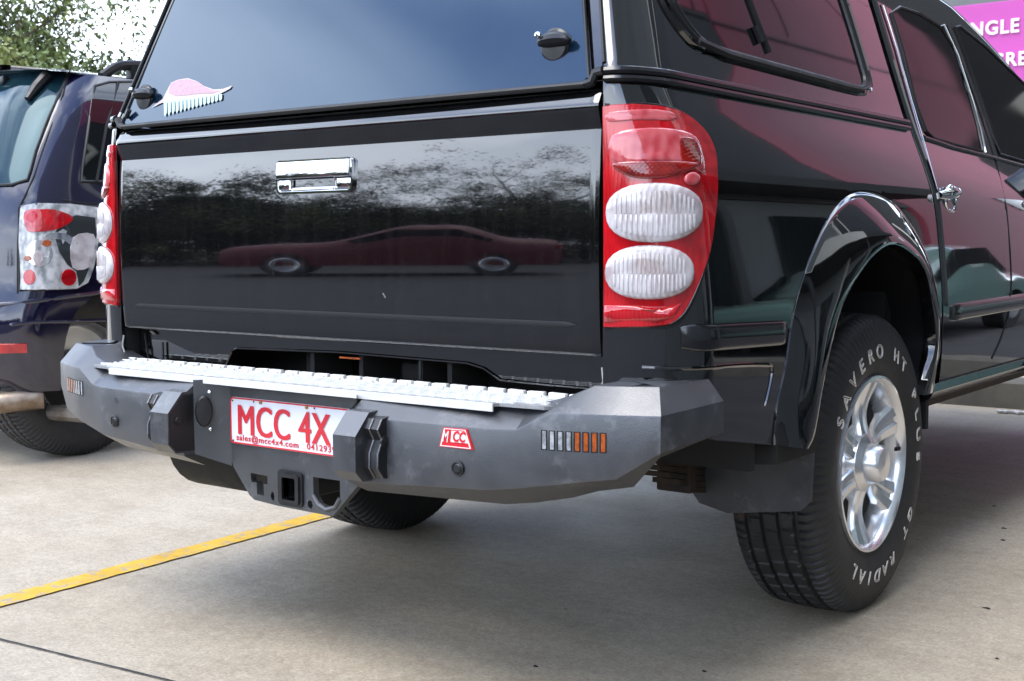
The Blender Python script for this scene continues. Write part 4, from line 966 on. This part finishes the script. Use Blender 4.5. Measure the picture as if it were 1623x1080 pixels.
mb.tube([(sx_-.05, .295, .446), (sx_+.05, .295, .446)], .020, 10); mb.box((sx_-.045, .30, .50), (.01, .05, .12), bev=.003); mb.box((sx_+.045, .30, .50), (.01, .05, .12), bev=.003)
mb.box((sx_, .52, .375), (.085, .03, .075), bev=.004)
mb.build('leaf_spring', m_rust, truck, True, 30)
mb = MB(); mb.box((.69, .606, .285), (.018, .012, .018)); mb.build('flap_bracket', m_rust, truck, True, 30)
mb = MB(); mb.tube([(.50, .70, .58), (.53, .90, .34)], .024, 12); mb.tube([(.50, .70, .58), (.49, .62, .66)], .012, 8); mb.build('shock_absorber', m_dustyblack, truck)
MB().tube([(.44, .45, .50), (.50, .50, .44), (.55, .62, .40), (.56, .8, .42)], .006, 6).build('brake_hose', m_rubber, truck)
for sg in (1, -1): MB().box((sg*.46, .9, .50), (.06, 1.7, .09), bev=.01).build('chassis_rail', m_dark, truck, True, 30)
mb = MB(); mb.lathe([(-.26, .0), (-.26, .10), (-.24, .125), (.24, .125), (.26, .10), (.26, .0)], (-.40, .20, .395), 'X', 24); mb.build('muffler', m_dustyblack, truck, True, 40)

# ================================================================== SUV on the left
suv = thing('parked_suv', 'dark navy SUV with clear tail lights parked left of the black pickup', 'suv', (-3.4, 2.6, 0))
SXC = -3.42
SX = smooth_tab([(.25, .86), (.5, .905), (.68, .92), (.95, .915), (1.08, .895), (1.3, .84), (1.5, .78), (1.62, .70)], 60)
SY = smooth_tab([(.25, .90), (.36, .80), (.50, .745), (.60, .735), (.66, .76), (.72, .80), (.95, .815), (1.1, .845), (1.3, .945), (1.5, 1.06), (1.62, 1.18)], 70)
SR = .30
def suvR(p, off=0, sg=1):
    s, z = p; X = interp(z, SX); Y = interp(z, SY)     # s<0 : rear face, 0..q corner, > side
    q = .38
    if s < 0: x = X-SR*1.0+s; y = Y-.04*0
    elif s < q: t = s/q*math.pi/2; x = X-SR+SR*math.sin(t); y = Y+.22*(1-math.cos(t))
    else: x = X; y = Y+.22+(s-q)
    return np.array([SXC+sg*x, y, z])
def suvL(p, off=0): return suvR(p, off, -1)
def sh_(u, v, g=(.2, 1.0)): return tuple(hit(u, v, suvR, g))
for sg, fn in ((1, suvR), (-1, suvL)):
    ol = [(-.56, .30), (0, .30), (.38, .30), (.42, .42), (.50, .62), (.66, .78), (.86, .82), (1.05, .78), (1.2, .62), (1.27, .42), (1.3, .30), (2.7, .30), (2.8, .45), (2.9, .65), (3.2, .78), (3.5, .70), (3.7, .45), (3.8, .35), (4.0, .35), (4.05, .98), (3.0, 1.08), (2.6, 1.30), (2.15, 1.56), (1.8, 1.60), (.2, 1.60), (-.56, 1.60)]
    patch('body_shell', ol, fn, m_navy, suv, .06, flip=(sg < 0), skirt=.02)
# roof + bonnet
rows = []
for y, z, X in [(1.15, 1.60, .70), (1.3, 1.605, .70), (2.0, 1.61, .70), (2.9, 1.59, .69), (3.4, 1.32, .78), (3.75, 1.10, .86)]:
    rows.append([(SXC+X*t, y-(.06*(1-t*t) if y < 1.2 else 0), z+.06*(1-abs(t)**2.5)) for t in np.linspace(-1, 1, 17)])
loft('roof', rows[:4], m_navy, suv); loft('windscreen', rows[3:], m_glass, suv)
rows = [[(SXC+X*t, y, z+.04*(1-abs(t)**2.5)) for t in np.linspace(-1, 1, 17)] for y, z, X in [(3.75, 1.08, .86), (4.4, 1.02, .85), (4.85, .92, .80), (4.95, .75, .78), (4.97, .35, .78)]]
loft('bonnet', rows, m_navy, suv)
MB().box((SXC, 2.9, .36), (1.6, 3.6, .12)).build('floor_pan', m_dark, suv, False)
# rear glass
rg = [(-.56, 1.10), (-.30, 1.095), (-.05, 1.09)]
m_suvglass = mat('suv_rear_glass', (.006, .02, .028), rough=.06, ior=1.48)
m_suvglass.node_tree.nodes['Principled BSDF'].inputs['Specular Tint'].default_value = (.55, .85, 1., 1)
def onpl(u, v): return sh_(u, v, (.05, 1.2))
g_pts = [onpl(50, 270), onpl(45, 285), onpl(20, 293), onpl(0, 294)]
edge = [onpl(58, 240), onpl(75, 195), onpl(95, 150), onpl(108, 120), onpl(104, 112)]
oL = [(-.56, 1.095), (-.3, 1.095)]+[g_pts[3], g_pts[2], g_pts[1], g_pts[0]]+edge+[(-.3, edge[-1][1]+.03), (-.56, edge[-1][1]+.035)]
for sg, fn in ((1, suvR), (-1, suvL)):
    rw = patch('rear_window', oL, fn, m_suvglass, suv, .06, off=.003, skirt=.004, flip=(sg < 0))
    MB().tube([fn(p)+np.array([0, -.004, 0]) for p in oL[1:-1]], .006, 6).build('window_seal', m_rubber, rw)
    # quarter window
    qw = [onpl(*p) for p in [(150, 137), (172, 131), (215, 130), (260, 130), (255, 200), (240, 288), (180, 289), (128, 288), (131, 262), (140, 200)]]
    qwp = patch('quarter_window', qw, fn, m_glass, suv, .06, off=.002, skirt=.003, flip=(sg < 0))
    MB().tube([fn(p) for p in qw], .007, 6, closed=True).build('window_seal', m_rubber, qwp)
    MB().tube([fn(onpl(*p))+np.array([sg*.004, 0, 0]) for p in [(186, 132), (168, 200), (152, 288)]], .007, 6).build('window_seal', m_rubber, qwp)
    s0 = qw[2][0]
    P = [(s0+.3, 1.15), (s0+.28, 1.50), (s0+1.0, 1.52), (s0+1.02, 1.15)]; P2 = [(s0+1.1, 1.15), (s0+1.1, 1.50), (s0+1.5, 1.46), (s0+1.9, 1.16)]
    patch('door_window', P, fn, m_glass, suv, .1, off=.002, skirt=.003, flip=(sg < 0)); patch('door_window', P2, fn, m_glass, suv, .1, off=.002, skirt=.003, flip=(sg < 0))
    # tail light
    tlp = [onpl(*p) for p in [(34, 328), (60, 324), (110, 325), (152, 330), (158, 345), (154, 380), (147, 420), (137, 448), (120, 457), (70, 459), (32, 460), (31, 400)]]
    tl = patch('tail_light', tlp, fn, lens_mat('suv_lens_clear', (.62, .62, .62), (.22, .24, .25), 500, 60), suv, .03, off=.012, skirt=.02, flip=(sg < 0), rnd=.004)
    def blob(name, px, m, lift=.0145):
        P = [onpl(*p) for p in px]; patch(name, P, fn, m, tl, .05, off=lift, skirt=.002, flip=(sg < 0))
    blob('red_reflector', spline([(42, 345), (55, 335), (85, 334), (112, 345), (104, 356), (80, 366), (48, 366)], 3, True), m_lred)
    m_ld = mat('lamp_dark', (.035, .04, .042), rough=.15, coat=1); m_lch = mat('lamp_chrome', (.80, .80, .80), rough=.14, metal=.9)
    blob('lamp_bezel', [(96, 350), (118, 342), (148, 346), (150, 372), (143, 410), (130, 446), (122, 454), (118, 430), (104, 420), (92, 400), (84, 372)], m_ld, .0132)
    blob('pink_reflector', spline([(40, 338), (62, 334), (66, 350), (64, 366), (44, 366)], 3, True), m_lpink, .0150)
    blob('bulb_bowl', ell(62, 402, 20, 21, 18), m_lch, .0136); blob('lamp_bulb', ell(60, 408, 8, 10, 12), m_lclear, .0150)
    blob('chrome_arc', spline([(72, 372), (98, 370), (118, 384), (124, 400), (114, 392), (96, 380), (74, 380)], 3, True), m_lch, .0142)
    blob('amber_reflector', ell(73, 386, 7, 5, 10), m_amber); blob('amber_reflector', ell(45, 410, 6, 4, 10), m_amber)
    blob('reversing_lens', spline([(112, 378), (145, 372), (146, 400), (138, 424), (112, 424)], 3, True), m_lclear)
    blob('round_reflector', ell(47, 440, 9, 12, 14), m_lred); blob('round_reflector', ell(106, 440, 12, 13, 14), m_lred)
    MB().tube([fn(p)+np.array([sg*.006, -.008, 0]) for p in tlp], .004, 6, closed=True).build('lamp_edge', m_rubber, tl)
    # bumper reflector, bumper crease, hatch gap, seams
    P = [onpl(*p) for p in [(0, 545), (42, 545), (43, 559), (0, 560)]]; P = [(-.2, P[0][1]), P[1], P[2], (-.2, P[3][1])]
    patch('bumper_reflector', P, fn, m_lred, suv, .05, off=.004, skirt=.006, flip=(sg < 0))
    for px, r in ([[(0, 484), (55, 478), (110, 470), (168, 463)], .010], [[(20, 515), (55, 511), (110, 510), (168, 508)], .008]):
        P = [onpl(*p) for p in px]; P = [(-.4, P[0][1])]+P; MB().tube([fn(p)+np.array([0, .002, 0]) for p in P], r, 8).build('bumper_crease', m_navy, suv)
    MB().tube([fn(onpl(*p))+np.array([0, 0, 0]) for p in [(112, 108), (100, 150), (76, 215), (54, 280), (40, 310), (30, 330), (28, 400), (28, 465)]], .0035, 6).build('hatch_gap', m_dark, suv)
    MB().tube([fn(onpl(*p)) for p in [(33, 322), (100, 318), (160, 326)]], .003, 6).build('lamp_gap', m_dark, suv)
    # roof rail
    rr = spline([(1.40, 1.60, .69), (1.48, 1.650, .69), (1.58, 1.668, .69), (1.75, 1.672, .69), (2.0, 1.672, .69), (2.5, 1.68, .69), (2.9, 1.66, .69), (3.0, 1.60, .68)], 5)
    mb = MB(); mb.tube([(SXC+sg*x, y, z) for y, z, x in rr], .020, 8, flat=1.1)
    for y in (1.56, 1.80, 2.2, 2.8): mb.box((SXC+sg*.69, y, 1.632), (.04, .05, .07), bev=.01)
    mb.build('roof_rail', m_plastic, suv)
    for wy in (1.22, 4.2):
        wt = bpy.data.objects.new('wheel', None); COL.objects.link(wt); wt.parent = suv; wt.matrix_parent_inverse = Matrix.Translation(suv.location).inverted(); wt.location = (SXC+sg*.65, wy, .36)
        mesh('tyre', [(sg*v[0]*1.05, v[1], v[2]) for v in TV], TF if sg > 0 else [f[::-1] for f in TF], m_tyre, wt, True, 30)
        mb = MB(); mb.lathe([(.10, .21), (.108, .206), (.09, .19), (.05, .18), (.04, .05), (.09, .04), (.095, 0)], (0, 0, 0), 'X', 40, sgn=sg); mb.build('rim', m_alloy, wt, True, 30)
# wiper + washer + mirror-ish bits
a = suvR(onpl(50, 158)); b = suvR(onpl(84, 122)); 
mb = MB(); mb.tube([a+[0, -.02, 0], (a+b)/2+[0, -.03, 0], b+[0, -.03, 0]], [.012, .022, .026], 8); mb.build('wiper', m_plastic, suv)
c = suvR(onpl(12, 128)); MB().box(c+np.array([0, -.015, 0]), (.03, .03, .035), bev=.008).build('washer_nozzle', m_plastic, suv)
# muffler & pipe
p1 = on(60, 640, 'Y', .95); mb = MB(); mb.tube([(-2.78, .80, .245), (-2.70, .86, .26), (-2.62, 1.0, .27)], .045, 16); mb.build('exhaust_pipe', m_exh, suv)
mb = MB(); mb.tube([(-3.6, 1.0, .21), (-3.0, 1.0, .20), (-2.45, 1.1, .20)], .032, 10); mb.build('rear_crossbar', m_steel, suv)
mb = MB(); mb.box((SXC, 1.1, .27), (1.5, .4, .10), bev=.03); mb.build('rear_underbody', m_dark, suv)
MB().lathe([(0, .018), (-.004, .016), (-.004, 0)], suvR((-.02, .735))+np.array([-.02, -.004, 0]), 'Y', 14).build('tow_cap', m_chrome, suv)

# ================================================================== far setting
m_kerb = mat('old_concrete', (.07, .065, .055), rough=.85, col2=(.13, .12, .10), vscale=4, bump=.4, bscale=30)
kb = MB().prism([(0, y, z) for y, z in [(4.95, 0), (4.98, .13), (5.02, .15), (5.15, .15), (5.2, 0)]], (-6, 0, 0), (6, 0, 0)).build('kerb', m_kerb, None, True, 30); struct(kb)
p = on(1605, 655, 'Z', 0); mb = MB()
for i in range(5): mb.box((p[0]-.05+i*.03, p[1]-.03+rnd.uniform(-.015, .015), .010), (.035, .03, .012), rot=Matrix.Rotation(rnd.uniform(0, 3), 3, 'Z'), bev=.004)
tag(mb.build('crumpled_paper', m_white, None), 'scrap of crumpled white paper on the concrete under the pickup sill', 'litter')
# building ahead with grey wall and pink sign
m_wallg = mat('grey_render', (.15, .165, .16), rough=.85, var=.10, vscale=.8)
m_maroon = mat('maroon_cladding', (.34, .050, .085), rough=.6, var=.08, vscale=.7)
m_wpale = mat('pale_trim', (.62, .60, .52), rough=.7, var=.06, vscale=2)
m_shop = mat('shop_glass', (.012, .02, .02), rough=.05, ior=1.6)
b1 = thing('shop_building', 'grey rendered shop building with a pink sign beyond the pickup cab', 'building', (2, 17, 0))
MB().box((-3.2, 18.0, 4.0), (5.6, 8, 8)).build('wall', m_wallg, b1, False)
MB().box((-3.2, 13.96, 4.75), (5.6, .10, .30)).build('fascia', m_wpale, b1, False)
MB().box((-3.2, 13.95, 1.1), (5.0, .06, 2.2)).build('shop_window', m_shop, b1, False)
m_sign = mat('sign_pink', (.46, .06, .33), rough=.5, var=.05, vscale=1.2)
sg_ = MB().box((-1.95, 13.90, 2.72), (2.66, .10, 1.98), bev=.01).build('shop_sign', m_sign, b1, False)
m_sl = mat('sign_lettering', (.80, .72, .74), rough=.5)
text('sign_lettering', 'SINGLE', .225, Matrix.Translation((-3.13, 13.84, 3.33)) @ TX, m_sl, sg_, ext=.01, offset=.006, spacing=1.12, sx=.95)
text('sign_lettering', 'GREEN', .225, Matrix.Translation((-2.70, 13.84, 2.94)) @ TX, m_sl, sg_, ext=.01, offset=.006, spacing=1.12, sx=.95)
MB().box((-3.31, 13.9, 2.72), (.05, .14, 2.05)).build('sign_frame', m_wpale, sg_, False)
# right-hand building (seen in the paint): grey return, pale corner, maroon upper cladding, dark awning
b2 = thing('maroon_warehouse', 'maroon clad warehouse with dark awning, right of the pickup and outside the frame', 'building', (9, 8, 0))
MB().box((8.0, 17, 7), (5.0, 44, 14)).build('wall', m_wallg, b2, False)
MB().box((5.46, 10.8, 10.8), (.12, 8.4, 5.0)).build('upper_cladding', m_maroon, b2, False)
MB().box((5.46, 26.9, 6.8), (.12, 23.6, 13)).build('upper_cladding', m_maroon, b2, False)
MB().box((5.45, 10.8, 5.55), (.12, 8.4, 5.45)).build('dark_band', mat('dark_sheet', (.03, .033, .034), rough=.7, var=.2, vscale=1), b2, False)
MB().box((5.42, 6.5, 7), (.14, .16, 14)).build('corner_trim', m_wpale, b2, False)
MB().box((4.75, 7.0, 3.4), (1.3, 13, .5)).build('awning', mat('awning_dark', (.02, .022, .02), rough=.6), b2, False)
mb = MB()
for y in np.arange(8.2, 38, 3.2): mb.box((5.395, y, 10.8), (.012, .03, 5.0))
for z in (8.2,): mb.box((5.396, 22.6, z), (.012, 32, .03))
mb.build('panel_joint', mat('joint_dark', (.03, .01, .012), rough=.7), b2, False)
for y in (21.5,): MB().box((5.37, y, 3.6), (.05, 1.6, 1.0), bev=.01).build('high_window', m_shop, b2)
MB().tube([(5.33, 7.4, 3.3), (5.33, 7.4, 6.0), (5.33, 7.9, 6.6), (5.33, 7.9, 13)], .06, 8).build('downpipe', m_wpale, b2)
for y in (3.0, 7, 11): MB().tube([(4.25, y, 0), (4.25, y, 3.2)], .06, 10).build('awning_post', mat('awning_dark', (0, 0, 0)), b2)
for y in (4, 8, 12): MB().box((5.46, y, 1.2), (.06, 3.0, 2.2)).build('roller_door', m_shop, b2, False)
ws = MB().box((4.08, 4.6, 3.4), (.06, 4.6, .5)).build('awning_sign', m_wpale, b2, False)

b3 = thing('added_dark_block', 'tall dark block added outside the frame to darken the cab window reflections', 'building', (3.2, 17, 0))  # unseen block, added so the cab windows mirror something dark
MB().box((2.0, 17, 5.5), (2.4, 4, 11)).build('wall', mat('dark_sheet', (.03, .033, .034), rough=.7, var=.2, vscale=1), b3, False)
MB().prism([(1.6, 0, 2.3), (2.6, 0, 4.4), (2.8, 0, 4.4), (2.6, 0, 3.9), (1.9, 0, 2.3)], (0, 14.9, 0), (0, 15.0, 0)).build('drain_pipe', m_wpale, b3, False)
# low sedan behind the camera (mirrored in the tailgate)
def small_car(name, label, cat, loc, rz, m, group=None, taxi=False):
    t = thing(name, label, cat, loc, group); t.rotation_euler = (0, 0, rz)
    prof = [(-2.2, .35), (-2.22, .62), (-2.1, .80), (-1.5, .90), (-.75, .97), (.1, 1.38), (.55, 1.43), (1.0, 1.40), (1.55, 1.08), (2.1, 1.02), (2.24, .90), (2.25, .40)]
    sp_ = spline([(x, 0, z) for x, z in prof], 4)
    cs_ = []
    for k, (yy, sc_) in enumerate([(-.86, .0), (-.86, .42), (-.80, .72), (-.66, .93), (-.4, 1.), (0, 1.02), (.4, 1.), (.66, .93), (.80, .72), (.86, .42), (.86, 0)]):
        cs_.append([(p[0]*(1-.03*(abs(yy) > .7)), yy, .30+(p[2]-.30)*sc_ if p[2] > .30 else p[2]) for p in sp_])
    loft('body', cs_, m, t)
    for o in t.children: o.matrix_parent_inverse = Matrix.Identity(4)
    def ch(o): o.matrix_parent_inverse = Matrix.Identity(4); return o
    for s in (-1, 1):
        ch(MB().prism([(x, 0, z) for x, z in [(-.55, .98), (.1, 1.30), (.9, 1.31), (1.35, 1.02), (1.3, .95), (-.5, .93)]], (0, s*.80, 0), (0, s*.76, 0)).build('side_window', m_glass, t, False))
        for x in (-1.35, 1.35):
            ch(MB().lathe([(-.1, .0), (-.1, .30), (.1, .32), (.1, .2), (.11, .19), (.08, .1), (.09, 0)], (x, s*.76, .32), 'Y', 28, sgn=s).build('wheel', [m_tyre], t))
            ch(MB().lathe([(.105, .20), (.115, .18), (.09, .1), (.10, 0)], (x, s*.76, .32), 'Y', 28, sgn=s).build('rim', m_alloy, t))
    ch(MB().box((2.262, 0, .78), (.01, .40, .12)).build('number_plate', m_white, t, False))
    for s in (-1, 1): ch(MB().box((2.22, s*.66, .82), (.05, .30, .13), bev=.02).build('tail_light', m_lred, t))
    return t
small_car('parked_sedan', 'dark red sedan parked across the yard behind the camera', 'car', (-9.7, -10.9, 0), math.atan2(-2.7, 3.3), m_redpaint)
small_car('parked_sedan', 'pale green sedan parked under the awning to the right of the pickup', 'car', (3.9, 8.6, 0), math.pi/2, mat('pale_green_paint', (.10, .17, .15), rough=.2, coat=1.))
# trees
m_leaf = [mat('leaf_a', (.009, .014, .006), rough=.9, var=.35, vscale=1.5), mat('leaf_b', (.018, .025, .009), rough=.9, var=.3, vscale=1.5), mat('leaf_c', (.075, .09, .022), rough=.8, var=.3, vscale=1.5)]
m_bark = mat('bark', (.09, .07, .05), rough=.9, var=.3, vscale=6)
def tree_meshes(seed, H, rad, nclump, nleaf, bare=False, leaf=.16, low=.3):
    rg_ = random.Random(seed); tb = MB(); ends = []
    def limb(p, d, l, r, lev):
        n = 5; P = [Vector(p)]; dd = Vector(d).normalized()
        for i in range(n):
            dd = (dd+Vector((rg_.uniform(-.2, .2), rg_.uniform(-.2, .2), rg_.uniform(-.05, .15)))).normalized(); P.append(P[-1]+dd*l/n)
        tb.tube(P, [r*(1-.6*i/n) for i in range(n+1)], 6)
        if lev == 0: ends.append(P[-1]); return
        for k in range(3 if lev > 1 else 3):
            q = P[rg_.randint(2, n)]; a = rg_.uniform(0, 6.28); el = rg_.uniform(.2, 1.0)
            limb(q, (math.cos(a)*math.cos(el), math.sin(a)*math.cos(el), math.sin(el)), l*rg_.uniform(.5, .75), r*.5, lev-1)
        ends.append(P[-1])
    limb((0, 0, 0), (0, 0, 1), H*.45, H*.028, 3)
    V = []; F = []; mi = []
    for c in range(nclump):
        e = rg_.choice(ends) if rg_.random() < .6 else Vector((rg_.gauss(0, rad*.5), rg_.gauss(0, rad*.5), rg_.uniform(H*low, H*.95)))
        cr2 = rg_.uniform(.18, .42)*rad*.6; sh2 = rg_.choice([0, 0, 1, 1, 2])
        for k in range(nleaf):
            u = Vector((rg_.gauss(0, 1), rg_.gauss(0, 1), rg_.gauss(0, .7)))*cr2*.55+e
            a = Vector((rg_.gauss(0, 1), rg_.gauss(0, 1), rg_.gauss(0, 1))).normalized(); b = a.orthogonal().normalized(); s = leaf*rg_.uniform(.5, 1.2)
            i = len(V); V += [u-a*s, u+b*s*.4, u+a*s, u-b*s*.4]; F.append((i, i+1, i+2, i+3)); mi.append(sh2)
    return tb, V, F, mi
m_leafv = [mat('leaf_olive', (.070, .095, .022), rough=.6, var=.35, vscale=1.5), mat('leaf_green', (.095, .135, .030), rough=.6, var=.3, vscale=1.5), mat('leaf_pale', (.17, .20, .05), rough=.6, var=.3, vscale=1.5)]  # three leaf tones, picked at random per clump
def make_tree(seed, H, rad, nclump, nleaf, mats=None, **k):
    tb, V, F, mi = tree_meshes(seed, H, rad, nclump, nleaf, **k)
    me = bpy.data.meshes.new('crown'); me.from_pydata([tuple(v) for v in V], [], F); 
    for q in (mats or m_leaf): me.materials.append(q)
    me.polygons.foreach_set('material_index', mi)
    mt = bpy.data.meshes.new('trunk'); mt.from_pydata(tb.V, [], tb.F); mt.materials.append(m_bark); mt.polygons.foreach_set('use_smooth', [True]*len(mt.polygons))
    return me, mt
TM = [make_tree(11, 7.5, 3.6, 230, 120, leaf=.085), make_tree(12, 6.2, 3.4, 230, 120, leaf=.085, low=.12), make_tree(13, 8.5, 3.2, 60, 90, leaf=.075), make_tree(14, 5.0, 3.6, 260, 110, leaf=.10, low=.04), make_tree(21, 7.5, 3.4, 110, 210, leaf=.072, mats=m_leafv), make_tree(22, 8.0, 3.2, 44, 130, leaf=.068, mats=m_leafv)]
def put_tree(kind, x, y, s, rz, label, group=None, name='leafy_tree'):
    t = thing(name, label, 'tree', (x, y, 0), group); t.rotation_euler = (0, 0, rz); t.scale = (s, s, s)
    for nm, me in zip(('crown', 'trunk'), TM[kind]):
        o = bpy.data.objects.new(nm, me); COL.objects.link(o); o.parent = t
    return t
put_tree(4, -20.5, 12.2, .98, .4, 'large leafy tree rising at the far left above the SUV roof')
put_tree(5, -18.6, 13.0, .74, 1.9, 'thin sparse tree with bright gaps, right of the large leafy one')
put_tree(4, -26.5, 14.0, .95, 2.9, 'dense bushy tree behind the large leafy tree at far left')
put_tree(4, -17.6, 15.6, .42, 1.2, 'low dark shrubby tree just above the SUV roof rail')
ga = 'trees across the yard behind the camera'
k = 0
rt = random.Random(9)
for i in range(30):
    a = R(186+i*4.4); d = rt.uniform(27, 33); kd = rt.choice([0, 1, 3, 3, 3])
    put_tree(kd, 2+d*math.cos(a), d*math.sin(a), rt.uniform(.68, .90)*(1. if kd == 3 else .78), rt.uniform(0, 6), ['tall leafy tree', 'low wide tree', 'slim tree', 'rounded bushy tree'][kd]+' in the row across the yard behind the camera', ga)
for i in range(26):
    a = R(188+i*4.9); d = rt.uniform(24, 27)
    put_tree(3, 2+d*math.cos(a), d*math.sin(a), rt.uniform(.46, .62), rt.uniform(0, 6), 'low dense bush in front of the tree row behind the camera', 'bushes under the tree row behind the camera', 'bush')
put_tree(2, -15.2, -22.5, .85, .5, 'tall bare-limbed tree above the row behind the camera')
